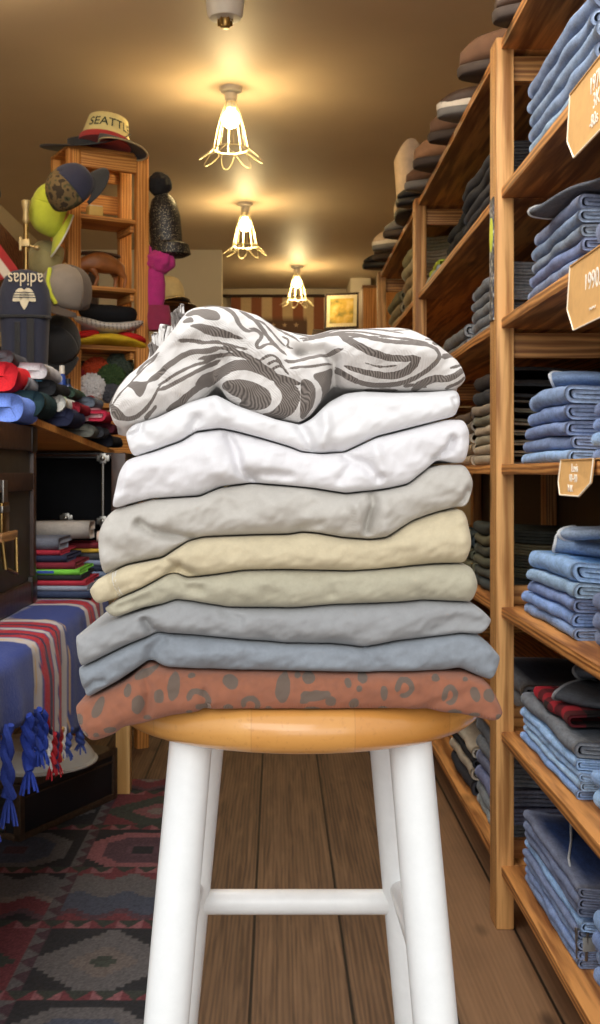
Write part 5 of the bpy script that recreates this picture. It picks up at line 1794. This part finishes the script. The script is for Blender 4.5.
# ------------------------------------------------------------------ hats
def hat_mat(n, rgb, r=.85):
    return cloth(n, rgb, .08, 40, 200, .2)
def cap(label, loc, rot, crown, brim, front=None, edge=None, group='caps hung around the hat tower', s=1.0, button=True, brim_len=.075):
    """baseball cap, opening down, brim towards -y"""
    if len(rot) == 2:      # (crown direction, brim direction)
        zc_ = Vector(rot[0]).normalized()
        yc_ = -(Vector(rot[1]) - zc_ * Vector(rot[1]).dot(zc_)).normalized()
        xc_ = yc_.cross(zc_)
        rot = Matrix((xc_, yc_, zc_)).transposed().to_euler()
    t = thing('baseball_cap', label, 'cap', loc, rot, group)
    t.scale = (s, s, s)
    N, R_ = 36, 9
    def dome(a0, a1, mat, nm, grow=0):
        V, Fc = [], []
        for i in range(N + 1):
            a = a0 + (a1 - a0) * i / N
            for j in range(R_ + 1):
                ph = PI / 2 * j / R_
                r = math.cos(ph) ** .75
                h = math.sin(ph) ** .9 * .115
                fl = .012 * max(0, -math.sin(a)) * math.sin(ph * 2)
                V.append(((.082 + grow) * r * math.cos(a), (.095 + grow) * r * math.sin(a) - fl, h + grow))
        for i in range(N):
            for j in range(R_):
                Fc.append((i * (R_ + 1) + j, (i + 1) * (R_ + 1) + j, (i + 1) * (R_ + 1) + j + 1, i * (R_ + 1) + j + 1))
        o = obj_from(nm, V, Fc, mat, t)
        m = o.modifiers.new('thick', 'SOLIDIFY')
        m.thickness = .003
        m.offset = 1
    dome(-.15, PI + .15, crown, 'crown')
    dome(PI + .15, 2 * PI - .15, front or crown, 'front_panel', .0006)
    V, Fc = [], []
    nb, nr = 22, 8
    for i in range(nb + 1):
        a = PI + .28 + (PI - .56) * i / nb
        q = max(0, math.sin((i / nb) * PI))
        for j in range(nr + 1):
            u = j / nr
            rr = brim_len * u * (q ** .5)
            x = .080 * math.cos(a)
            y = .092 * math.sin(a) - rr
            V.append((x * (1 + .10 * u), y, .006 - .020 * (abs(x) / .08) ** 2 - .012 * u))
    for i in range(nb):
        for j in range(nr):
            Fc.append((i * (nr + 1) + j, (i + 1) * (nr + 1) + j, (i + 1) * (nr + 1) + j + 1, i * (nr + 1) + j + 1))
    o = obj_from('brim', V, Fc, brim, t)
    m = o.modifiers.new('thick', 'SOLIDIFY')
    m.thickness = .004
    if edge:
        pts = [Vector(V[i * (nr + 1) + nr]) + Vector((0, 0, .001)) for i in range(nb + 1)]
        tube('brim_edge', pts, .0035, edge, t)
        pts = [Vector(V[i * (nr + 1) + nr - 2]) + Vector((0, 0, .0015)) for i in range(2, nb - 1)]
        tube('brim_stripe', pts, .002, edge, t)
    if button:
        lathe('button', [(0, .121), (.006, .120), (.008, .116)][::-1], crown, t, 12)
    return t
lime = hat_mat('lime_cap_cloth', (206, 216, 54))
whitec = hat_mat('white_cap_cloth', (222, 220, 206))
camo_m, nt, b = new_mat('camouflage_cloth')
n = noisen(nt, coords(nt), 26, 2)
lk(nt, ramp(nt, n, [(.0, lin((58, 46, 30))), (.42, lin((112, 92, 58))), (.55, lin((74, 72, 44))), (.64, lin((30, 26, 20)))], 'CONSTANT'), b.inputs['Base Color'])
b.inputs['Roughness'].default_value = .9
blk = M['black_cloth']
navp = hat_mat('blue_black_panel', (26, 29, 58))
grcap = hat_mat('grey_mesh', (142, 130, 116))
brcap = hat_mat('brown_cap_cloth', (98, 84, 72))
PL = PI / 2
cap('lime yellow cap with white lined brim hanging brim down beside the hat tower', at(64, 212, 3.88), ((-.9, -.35, .3), (-.12, -.1, -1)), lime, lime, edge=whitec, s=.95)
cap('camouflage cap with a black brim hung high on the hat tower post', at(73, 194, 3.70), ((-.35, -.75, .5), (.75, -.1, .65)), camo_m, blk, front=navp, s=.82)
cap('brown and grey cap with a lime stripe, low on the hat tower post', at(63, 300, 3.80), ((.35, -.35, .9), (-.55, -.75, -.45)), brcap, brcap, front=grcap, edge=None, s=1.0)
cap('black cap hanging just under the brown and grey one', at(58, 345, 3.90), ((.1, -.8, .5), (-.2, -.3, -1)), blk, blk, s=.9)
cap('pale olive cap between the lime one and the brown and grey one', at(52, 264, 3.98), ((-.6, -.6, .4), (.1, -.4, -1)), hat_mat('pale_olive_cloth', (158, 146, 96)), hat_mat('mustard_brim', (196, 150, 62)), s=.75)
bm = bmesh.new()
pc = at(50, 290, 3.77)
add_tube(bm, [at(50, 268, 3.70), at(48, 280, 3.695), at(50, 293, 3.69), at(56, 304, 3.69)], .007, 8)
o = obj('lime_band', bm, lime)
tag(o, 'thin lime green headband looped over the brown and grey cap', 'headband')

def brim_hat(label, loc, rot, crown, brim, R_=.155, hgt=.115, rc=.085, curl=.03, band=None, group=None, pinch=.0, name='brimmed_hat', trim=None, cat='hat'):
    t = thing(name, label, cat, loc, rot, group)
    N = 48
    V, Fc = [], []
    rows = 7
    for j in range(rows + 1):
        u = j / rows
        for k in range(N):
            a = 2 * PI * k / N
            r = rc + (R_ - rc) * u
            V.append((r * 1.0 * math.cos(a), r * 1.12 * math.sin(a), curl * u ** 2 * (math.cos(a) ** 2) * 1.4 - .006 * u + .002))
    for j in range(rows):
        for k in range(N):
            Fc.append((j * N + k, j * N + (k + 1) % N, (j + 1) * N + (k + 1) % N, (j + 1) * N + k))
    o = obj_from('brim', V, Fc, brim, t)
    m = o.modifiers.new('thick', 'SOLIDIFY')
    m.thickness = .004
    if trim:
        tube('brim_trim', [V[rows * N + k] for k in range(N)], .0035, trim, t, closed=True)
    V, Fc = [], []
    rows = 10
    for j in range(rows + 1):
        ph = j / rows
        zz = hgt * min(1, ph / .7) if ph < .7 else hgt * (1 + .06 * math.sin((ph - .7) / .3 * PI / 2))
        r = rc * (1 - .10 * min(1, ph / .7)) if ph < .7 else rc * .90 * max(0, math.cos((ph - .7) / .3 * PI / 2)) ** .6
        for k in range(N):
            a = 2 * PI * k / N
            zz2 = zz - pinch * max(0, 1 - abs(math.cos(a)) * 1.6) * (1 if ph > .72 else 0)
            V.append((max(r, .0015) * math.cos(a), max(r, .0015) * 1.14 * math.sin(a), zz2))
    for j in range(rows):
        for k in range(N):
            Fc.append((j * N + k, j * N + (k + 1) % N, (j + 1) * N + (k + 1) % N, (j + 1) * N + k))
    Fc.append(tuple(rows * N + k for k in range(N)))
    obj_from('crown', V, Fc, crown, t)
    if band:
        bm = bmesh.new()
        add_lathe(bm, [(rc + .001, .004), (rc + .002, .006), (rc + .0, .026), (rc - .003, .027)], 48, None, 1, 1.14)
        obj('hat_band', bm, band, t)
    return t
felt = cloth('black_felt', (34, 33, 36), .12, 30, 120, .2)
topc = tl(TW / 2, TD / 2, TH + .014)
brim_hat('black felt hat with an upturned brim lying on the hat tower', topc + Vector((-.045, -.02, .028)), (.20, -.20, .3), felt, felt, .165, .035, .070, .018, group='hats on the hat tower')
capw = thing('race_cap', 'cream and white cap with dark lettering and a red band on the black felt hat', 'cap', topc + Vector((.025, -.055, .018)), (-.06, .17, .35), 'hats on the hat tower')
crm = hat_mat('cream_cap_cloth', (236, 220, 150))
V, Fc = [], []
for j in range(9):
    u = j / 8
    for k in range(40):
        a = 2 * PI * k / 40
        r = .092 * (1 - .30 * u) if u < .8 else .092 * .72 * (1 - (u - .8) / .2 * .97)
        V.append((r * math.cos(a), r * 1.1 * math.sin(a), .105 * min(1, u / .8) + .012 * max(0, u - .8) / .2))
for j in range(8):
    for k in range(40):
        Fc.append((j * 40 + k, j * 40 + (k + 1) % 40, (j + 1) * 40 + (k + 1) % 40, (j + 1) * 40 + k))
Fc.append(tuple(320 + k for k in range(40)))
obj_from('crown', V, Fc, crm, capw)
bm = bmesh.new()
add_lathe(bm, [(.095, .0), (.096, .002), (.093, .022), (.090, .022)], 40, None, 1, 1.1)
obj('red_band', bm, hat_mat('red_band_cloth', (178, 40, 38)), capw)
# curved lettering over the front of the crown
bm = bmesh.new()
tx = text('lettering', 'SEATTLE', .046, plain('dark_green_print', (34, 50, 44), .8, 0, .05), capw, (0, 0, 0), (0, 0, 0), .0005)
for v in tx.data.vertices:
    ang_ = v.co.x / .082
    zz = .058 + v.co.y
    r = .0945 * (1 - .30 * zz / .125)
    v.co = Vector((r * math.sin(ang_), -(r * 1.1) * math.cos(ang_) - .0015 - v.co.z, zz))
V, Fc = [], []
for i in range(23):
    a = -.1 + (1.9) * i / 22 - PI / 2 - .3
    for j in range(6):
        u = j / 5
        q = max(0, math.sin(i / 22 * PI)) ** .5
        V.append(((.094 + .085 * u * q) * math.cos(a), (.103 + .085 * u * q) * math.sin(a), .004 - .030 * u))
for i in range(22):
    for j in range(5):
        Fc.append((i * 6 + j, (i + 1) * 6 + j, (i + 1) * 6 + j + 1, i * 6 + j + 1))
o = obj_from('brim', V, Fc, felt, capw)
o.modifiers.new('thick', 'SOLIDIFY').thickness = .004
tube('brim_trim', [V[i * 6 + 5] for i in range(23)], .003, hat_mat('tan_piping', (176, 158, 118)), capw)

# stacked hats on the third shelf: black over white mesh over red and yellow
gst = 'soft hats stacked on the third shelf of the hat tower'
def flat_hat(label, z, T, w, d, mat_, rgb, x=.15, seed=0, sag=.02, tex='cotton', wave=0):
    t = thing('soft_hat', label, 'hat', tl(x, .055, z), (0, 0, TA), gst)
    V, Fc = [], []
    n, mm = 36, 14
    for i in range(n + 1):
        u = -1 + 2 * i / n
        for k in range(mm):
            a = 2 * PI * k / mm
            e = max(0, 1 - abs(u) ** 4) ** .5
            yy = d / 2 * math.cos(a) * (.35 + .65 * e) - .03 * (1 - u * u)
            zz = T / 2 + T / 2 * math.sin(a) * (.4 + .6 * e) - sag * (abs(u) ** 2 - .0) * (1 if wave == 0 else -1) + .004 * noise.noise(Vector((u * 3, a, seed)))
            V.append((w / 2 * u, yy, zz))
    for i in range(n):
        for k in range(mm):
            Fc.append((i * mm + k, i * mm + (k + 1) % mm, (i + 1) * mm + (k + 1) % mm, (i + 1) * mm + k))
    Fc.append(tuple(range(mm))[::-1])
    Fc.append(tuple(n * mm + k for k in range(mm)))
    obj_from('crown', V, Fc, M[tex], t, color=rgb)
    return t
a = flat_hat('yellow and red soft hat, lowest of the stack on the hat tower', TS[2] + .004, .038, .305, .16, None, (226, 186, 44), x=.152, seed=1, sag=.022)
bm = bmesh.new()
for s in (-1, 1):
    t2 = bmesh.new()
    bmesh.ops.create_icosphere(t2, subdivisions=3, radius=1)
    merge(bm, t2, Matrix.Translation((s * .088, -.040, .026)) @ Matrix.Rotation(s * .2, 4, 'Y') @ Matrix.Diagonal((.055, .062, .018, 1)))
obj('red_panel', bm, M['cotton'], a, color=(196, 36, 34))
b2 = flat_hat('white eyelet soft hat in the middle of the stack on the hat tower', TS[2] + .042, .040, .275, .17, None, (212, 206, 198), x=.152, seed=2, sag=.030, wave=1)
bm = bmesh.new()
for r_ in range(3):
    for k in range(16):
        u = -.85 + 1.7 * k / 15
        bmesh.ops.create_icosphere(bm, subdivisions=1, radius=.0028, matrix=Matrix.Translation((.1325 * u, -.116 + .03 * u * u + .003 * r_, .008 + .008 * r_ + .030 * u * u)))
obj('eyelet', bm, M['cotton'], b2, color=(120, 112, 108))
flat_hat('black pleated soft hat, topmost of the stack on the hat tower', TS[2] + .074, .070, .235, .16, None, (26, 26, 28), x=.148, seed=3, sag=-.008)

# pompoms on the lowest shelf
gpp = 'pompoms on the lowest shelf of the hat tower'
def pompom(label, x, y, z, r, rgb, seed=0):
    rr = random.Random(seed)
    bm = bmesh.new()
    bmesh.ops.create_icosphere(bm, subdivisions=5, radius=r)
    for v in bm.verts:
        n_ = v.co.normalized()
        v.co += n_ * r * (.16 * noise.noise(n_ * 9 + Vector((seed, 0, 0))) + .20 * abs(noise.noise(n_ * 26 + Vector((0, seed, 0)))))
    o = obj('pompom', bm, M['knit'], None, color=rgb, loc=tl(x, y, z))
    tag(o, label, 'pompom', gpp)
sz = TS[3]
pompom('fluffy white pompom in front of the green ones', .105, .055, sz + .056, .048, (224, 222, 222), 1)
pompom('dark green pompom beside the white one', .185, .070, sz + .092, .050, (60, 82, 44), 2)
pompom('orange red pompom behind the white one', .155, .14, sz + .120, .052, (188, 72, 34), 3)
pompom('grey green pompom highest beside the rear post', .235, .12, sz + .140, .050, (70, 80, 66), 4)
pompom('charcoal tinsel pompom below the dark green one', .175, .035, sz + .036, .036, (84, 84, 90), 5)
pompom('dark red pompom at the inner side of the left post', .075, .13, sz + .105, .030, (140, 30, 36), 6)
pompom('small orange pompom on the board under the white one', .062, .045, sz + .018, .018, (216, 96, 40), 7)
pompom('small red pompom next to the small orange one', .092, .024, sz + .014, .014, (170, 50, 36), 8)

# ------------------------------------------------------------------ things hanging on the far side of the tower
t = thing('pompom_beanie', 'black sequinned beanie with a big round pompom hung by the hat tower', 'beanie', at(163, 190, 4.20))
M['sequin'], nt, b = new_mat('sequinned_knit')
vo = node(nt, 'ShaderNodeTexVoronoi')
vo.inputs['Scale'].default_value = 160
lk(nt, coords(nt), vo.inputs['Vector'])
lk(nt, ramp(nt, vo.outputs['Distance'], [(.15, lin((150, 138, 112))), (.35, lin((52, 48, 44))), (.6, lin((26, 24, 24)))]), b.inputs['Base Color'])
b.inputs['Roughness'].default_value = .45
b.inputs['Metallic'].default_value = .3
bm = bmesh.new()
bmesh.ops.create_icosphere(bm, subdivisions=4, radius=.044)
for v in bm.verts:
    v.co *= 1 + .12 * noise.noise(v.co * 60)
obj('pompom', bm, M['knit'], t, color=(30, 28, 28), loc=(-.012, 0, .02))
rings = []
for z, r, dx in ((-.015, .022, 0), (-.04, .044, .003), (-.09, .056, .006), (-.15, .058, .010), (-.19, .056, .014), (-.20, .070, .024), (-.235, .072, .030), (-.245, .05, .030)):
    rings.append([(dx + r * math.cos(2 * PI * k / 28) * (1 + .04 * math.sin(k * 3)), .75 * r * math.sin(2 * PI * k / 28), z) for k in range(28)])
loft('knit_body', rings, M['sequin'], t)
t = thing('magenta_hat', 'magenta plush hat with long flaps hanging below the sequinned beanie', 'hat', at(160, 262, 4.19))
mg = cloth('magenta_fleece', (186, 24, 118), .15, 30, 120, .3)
mg2 = cloth('dark_magenta_fleece', (146, 22, 68), .15, 30, 120, .3)
bm = bmesh.new()
bmesh.ops.create_icosphere(bm, subdivisions=4, radius=1)
for v in bm.verts:
    v.co = Vector((v.co.x * .055, v.co.y * .05, v.co.z * .045)) * (1 + .15 * noise.noise(v.co * 2.5))
obj('crown', bm, mg, t)
for x, h in ((-.042, .035), (.02, .03)):
    lathe('ear', [(.018, 0), (.014, h * .5), (0, h)], mg, t, 12, mtx=Matrix.Translation((x, 0, .032)))
rings = []
for z, w, d in ((-.03, .035, .03), (-.08, .042, .03), (-.14, .040, .03), (-.16, .034, .028)):
    rings.append([(-.022 + w * math.cos(2 * PI * k / 20), d * math.sin(2 * PI * k / 20), z) for k in range(20)])
loft('flap', rings, mg, t)
rings = []
for z, w, d in ((-.16, .046, .03), (-.20, .054, .034), (-.235, .052, .032), (-.25, .04, .03)):
    rings.append([(-.012 + w * math.cos(2 * PI * k / 20), d * math.sin(2 * PI * k / 20), z) for k in range(20)])
loft('cuff', rings, mg2, t)

# cream cap on a brown stand further back
st = wood('walnut_stand', (72, 46, 26), (112, 76, 44), 0)
p = at(169, 305, 5.4)
t = thing('hat_stand', 'round topped brown wooden stand under the cream cap behind the hat tower', 'stand', (p.x, p.y, 0))
lathe('disc_top', [(.10, p.z - .03), (.13, p.z - .005), (.10, p.z + .012), (0, p.z + .02)], st, t, 32)
for sx in (-.05, .06):
    box('leg', sx, sx + .03, -.015, .015, 0, p.z - .028, st, t, .003)
box('cross_bar', -.05, .09, -.01, .01, p.z - .20, p.z - .17, st, t, .003)
cap('cream cap sitting on the brown stand behind the hat tower', (p.x - .012, p.y, p.z + .022), (0, 0, .6), hat_mat('cream_cotton', (222, 206, 160)), hat_mat('cream_cotton_brim', (206, 188, 140)), s=.95, group='caps behind the hat tower')

# ------------------------------------------------------------------ navy backpack hung upside down, brass pole, flag
nvb = cloth('navy_nylon', (30, 34, 56), .12, 30, 160, .2)
p = at(25, 302, 3.55)
t = thing('backpack', 'navy backpack hung upside down with cream lettering and a three leaf emblem', 'backpack', p, (0, 0, .08))
t.scale = (.74, .8, 1)
rings = []
for z, w, d in ((-.305, .075, .05), (-.285, .088, .065), (-.12, .096, .075), (-.055, .100, .078), (-.045, .106, .083), (.0, .106, .084), (.04, .098, .080), (.072, .080, .068), (.090, .055, .05), (.098, .02, .02)):
    r = []
    for k in range(40):
        a = 2 * PI * k / 40
        c, s = math.cos(a), math.sin(a)
        r.append((w * math.copysign(abs(c) ** .7, c), d * math.copysign(abs(s) ** .7, s), z))
    rings.append(r)
loft('bag_body', rings, nvb, t)
bm = bmesh.new()
add_tube(bm, [(-.108, -.02, -.050), (-.09, -.072, -.052), (0, -.088, -.052), (.09, -.072, -.052), (.108, -.02, -.050)], .005, 8)
obj('zip_line', bm, M['black_cloth'], t)
box('strap', .02, .048, -.092, -.080, -.20, -.06, M['black_cloth'], t, .003)
box('strap', -.03, -.008, -.090, -.080, -.21, -.07, M['black_cloth'], t, .003)
tx = text('lettering', 'adidas', .058, M['cream'], t, (.014, -.0875, .060), (PI / 2 - .06, PI, 0), .0008)
def emblem(parent, loc):
    g_ = bmesh.new()
    # three leaves, hung upside down: pointed tips downwards, crossed by three lines
    for ang_, L_, w in ((0, .060, .020), (.95, .058, .018), (-.95, .058, .018)):
        pts = []
        for k in range(25):
            u = k / 24
            hw = w * max(0, math.sin(PI * u ** .75)) ** .8
            pts.append((u * L_, hw))
        for k in range(23, 1, -1):
            u = k / 24
            pts.append((u * L_, -w * max(0, math.sin(PI * u ** .75)) ** .8))
        c, s = math.sin(ang_), -math.cos(ang_)
        vs = [g_.verts.new((q * c - w_ * s, 0, q * s + w_ * c)) for q, w_ in pts]
        f = g_.faces.new(vs)
    geo = bmesh.ops.extrude_face_region(g_, geom=g_.faces[:])
    for v in geo['geom']:
        if isinstance(v, bmesh.types.BMVert):
            v.co.y -= .0012
    obj('leaf_emblem', g_, M['cream'], parent, smooth=False, loc=loc)
    l_ = bmesh.new()
    for i in range(3):
        add_box(l_, -.05, .05, -.0028, -.0012, -.024 + i * .0075, -.0215 + i * .0075)
    obj('emblem_line', l_, nvb, parent, smooth=False, loc=loc)
emblem(t, (.010, -.0885, .026))

p = at(26, 205, 3.78)
t = thing('brass_pole', 'slim brass pole with a turned finial and side clamp behind the backpack', 'pole', (p.x, p.y, 0))
tube('shaft', [(0, 0, .0), (0, 0, p.z - .05)], .008, M['brass'], t, seg=14)
cb = plain('pale_brass', (196, 172, 122), .45, .6, .1)
lathe('finial', [(.008, p.z - .06), (.013, p.z - .05), (.010, p.z - .03), (.012, p.z - .012), (.016, p.z), (.016, p.z + .012), (.012, p.z + .016), (0, p.z + .017)], cb, t, 20)
zc = at(26, 244, 3.78).z
bm = bmesh.new()
add_box(bm, -.014, .014, -.014, .014, zc - .010, zc + .014, .003)
add_box(bm, -.022, -.014, -.006, .006, zc - .022, zc + .022, .002)
add_tube(bm, [(.012, 0, zc - .006), (.034, 0, zc - .012)], .005, 8)
bmesh.ops.create_icosphere(bm, subdivisions=2, radius=.010, matrix=Matrix.Translation((.036, 0, zc - .012)))
obj('clamp', bm, cb, t)
lathe('foot', [(.06, 0), (.06, .008), (.02, .016), (.009, .03)], M['brass'], t, 24)

def flag_cloth(name, label, o_, eu, ev, wu, wv, stripes, red, white, parent=None, waves=.006, canton=None):
    n, m = stripes * 8, 24
    V, C, Fc = [], [], []
    eu, ev = Vector(eu).normalized(), Vector(ev).normalized()
    nn = eu.cross(ev).normalized()
    for i in range(n + 1):
        for j in range(m + 1):
            u, v = i / n, j / m
            V.append(Vector(o_) + eu * wu * u + ev * wv * v + nn * waves * math.sin(u * 9 + v * 3))
            k = int(min(stripes - 1, u * stripes))
            c = red if k % 2 == 0 else white
            if canton and canton[0] <= u < canton[1] and canton[2] <= v < canton[3]:
                c = canton[4]
            C.append(lin(c))
    for i in range(n):
        for j in range(m):
            Fc.append((i * (m + 1) + j, (i + 1) * (m + 1) + j, (i + 1) * (m + 1) + j + 1, i * (m + 1) + j + 1))
    mt, nt, b = new_mat('flag_cloth')
    a_ = node(nt, 'ShaderNodeAttribute', attribute_name='col')
    q = noisen(nt, coords(nt), 60, 3)
    lk(nt, mixc(nt, mathn(nt, 'MULTIPLY', q, .25), a_.outputs['Color'], (.1, .07, .04)), b.inputs['Base Color'])
    b.inputs['Roughness'].default_value = .9
    o = obj_from(name, V, Fc, mt, parent, attrs={'col': C})
    return o
fo = at(19, 270, 3.70)
f = flag_cloth('small_flag', '', fo, (-.80, 0, -.45), (-.60, 0, .80), .20, .30, 7, (172, 40, 44), (220, 208, 190))
tag(f, 'small red and white striped flag hanging slanted beside the brass pole', 'flag')
f.modifiers.new('thick', 'SOLIDIFY').thickness = .002
# the sloping brown board behind
pa, pb = at(-30, 190, 4.1), at(75, 305, 4.6)
bm = bmesh.new()
d = (pb - pa).normalized()
up = Vector((0, 0, 1))
vs = [pa, pb, pb - up * .40, pa - up * .40]
A = [bm.verts.new(v) for v in vs]
B = [bm.verts.new(v + Vector((0, .03, 0))) for v in vs]
bm.faces.new(A)
bm.faces.new(B[::-1])
for i in range(4):
    bm.faces.new([A[i], B[i], B[(i + 1) % 4], A[(i + 1) % 4]])
o = obj('sloping_board', bm, wood('dark_stair_board', (78, 46, 26), (116, 74, 42), 0), smooth=False)
tag(o, 'dark brown sloping board behind the brass pole and flag', 'board')
t = thing('tall_rack', 'dark rack standing behind the backpack and the sloping board', 'rack', (-1.0, 4.75, 0))
for x in (-.42, .22):
    box('upright', x, x + .04, 0, .04, 0, 1.9, M['back_panel'], t, .003)
box('back_board', -.40, .22, .02, .035, .02, 1.52, M['back_panel'], t, 0)

brim_hat('black hat with only its brim in view, hanging at the left frame edge', at(-22, 187, 3.3), (0, 1.3, 0), felt, felt, .085, .05, .05, .01, name='brimmed_hat', group='hats at the edge')
# red pouch and bottles behind the beanies
t = thing('dark_cabinet', 'dark low cabinet on the far end of the table behind the beanies', 'cabinet', (-.80, 3.36, TZ + .001))
box('carcass', -.30, .20, 0, .20, 0, .525, M['back_panel'], t, .003)
box('door', -.29, .19, -.012, -.001, .02, .50, M['back_panel'], t, .003)
CZ = TZ + .001 + .525
rp = at(50, 366, 3.42)
rp.z = CZ + .0515
t = thing('red_pouch', 'small red cloth pouch standing behind the beanies', 'pouch', (rp.x, rp.y, rp.z), (0, .2, 0))
rings = []
for z, w in ((-.05, .05), (-.03, .052), (.0, .044), (.025, .030), (.035, .024)):
    rings.append([(w * .62 * math.cos(2 * PI * k / 20) * (1 + .08 * math.sin(k * 2.1)), w * .5 * math.sin(2 * PI * k / 20), z) for k in range(20)])
loft('bag', rings, M['cotton'], t, color=(176, 36, 36))
tube('drawstring', [(.016 * math.cos(2 * PI * k / 16), .013 * math.sin(2 * PI * k / 16), .026) for k in range(16)], .002, M['cotton'], t, closed=True, color=(60, 30, 30))
for lab, px, Y, hgt, rgb in (('blue spray bottle with a white cap behind the beanies', 62, 3.40, .098, (36, 66, 140)), ('black bottle beside the white capped spray bottle', 55, 3.42, .07, (24, 26, 34)), ('dark blue bottle on the tower side of the spray bottle', 68, 3.41, .06, (40, 56, 92))):
    p = at(px, 372, Y)
    t = thing('small_bottle', lab, 'bottle', (p.x, p.y, CZ + .0005), (0, 0, 0), 'small bottles behind the beanies')
    lathe('bottle_body', [(.010, 0), (.012, .003), (.012, hgt * .62), (.009, hgt * .7), (.007, hgt * .75)], plain('bottle_' + str(px), rgb, .25, 0, .05), t, 20)
    lathe('bottle_cap', [(.008, hgt * .75), (.008, hgt), (0, hgt * 1.02)], M['porcelain'] if px == 62 else M['black_leather'], t, 16)

# ------------------------------------------------------------------ back of the shop
o0 = Vector((-.36, 9.02, 2.37))
fl = thing('striped_flag', 'large faded flag with tan and red stripes and starred canton on the end wall', 'flag', (-.36, 9.02, 2.37))
flag_cloth('flag_cloth', '', (0, 0, 0), (1, 0, 0), (0, 0, -1), 1.06, 1.15, 13, (142, 84, 58), (202, 174, 134), fl, .012, (.0, .56, .14, .62, (92, 66, 56)))
bm = bmesh.new()
for r_ in range(5):
    for c_ in range(6):
        cx_, cz_ = .06 + c_ * .09 + (.045 if r_ % 2 else 0), -.22 - r_ * .09
        vs = []
        for k in range(10):
            rr = .022 if k % 2 == 0 else .009
            vs.append(bm.verts.new((cx_ + rr * math.sin(k * PI / 5), -.018, cz_ + rr * math.cos(k * PI / 5))))
        bm.faces.new(vs)
obj('star', bm, plain('faded_star', (176, 150, 116), .9), fl, smooth=False)
tube('hanging_rod', [(-.16, -.01, .01), (1.3, -.01, .01)], .012, M['back_panel'], fl)
p = at(341, 313, 8.2)
t = thing('framed_picture', 'dark framed picture with a yellow green landscape, propped near the end wall', 'picture', (p.x, p.y, p.z - .11), (-.12, 0, -.25))
for nm, bx in (('frame', (-.125, .125, 0, .02, .0, .014)), ('frame', (-.125, .125, 0, .02, .246, .26)), ('frame', (-.125, -.111, 0, .02, .014, .246)), ('frame', (.111, .125, 0, .02, .014, .246))):
    box(nm, *bx, M['back_panel'], t, .002)
box('mount', -.112, .112, .008, .014, .012, .248, M['cream'], t, 0)
m, nt, b = new_mat('landscape_print')
n = noisen(nt, coords(nt), 14, 4)
lk(nt, ramp(nt, n, [(.3, lin((96, 104, 52))), (.5, lin((206, 170, 70))), (.7, lin((228, 204, 140)))]), b.inputs['Base Color'])
box('print', -.085, .085, .005, .009, .04, .22, m, t, 0)
t = thing('picture_shelf', 'narrow brown cabinet carrying the framed picture at the end of the shop', 'cabinet', (p.x, p.y + .03, 0))
box('carcass', -.2, .16, .0, .30, 0, p.z - .112, M['back_panel'], t, .004)
box('door', -.19, .15, -.012, -.001, .06, p.z - .16, M['tower_x'], t, .003)
lathe('knob', [(.012, 0), (.012, .012), (0, .016)], M['brass'], t, 14, mtx=Matrix.Translation((.12, -.013, 1.0)) @ Matrix.Rotation(PI / 2, 4, 'X'))
p = at(374, 285, 7.4)
t = thing('brown_cupboard', 'tall plain brown cupboard beyond the end of the shelving', 'cupboard', (p.x, p.y, 0))
box('carcass', -.075, .20, .0, .35, 0, p.z, wood('mid_brown_panel', (116, 78, 42), (150, 106, 62), 2), t, .004)
box('door', -.07, .19, -.012, -.001, .05, p.z - .02, M['tower_z'], t, .003)
structure(box('wall_pier', .55, .70, 8.6, 9.09, 0, CEIL, M['wall2'], bev=0))
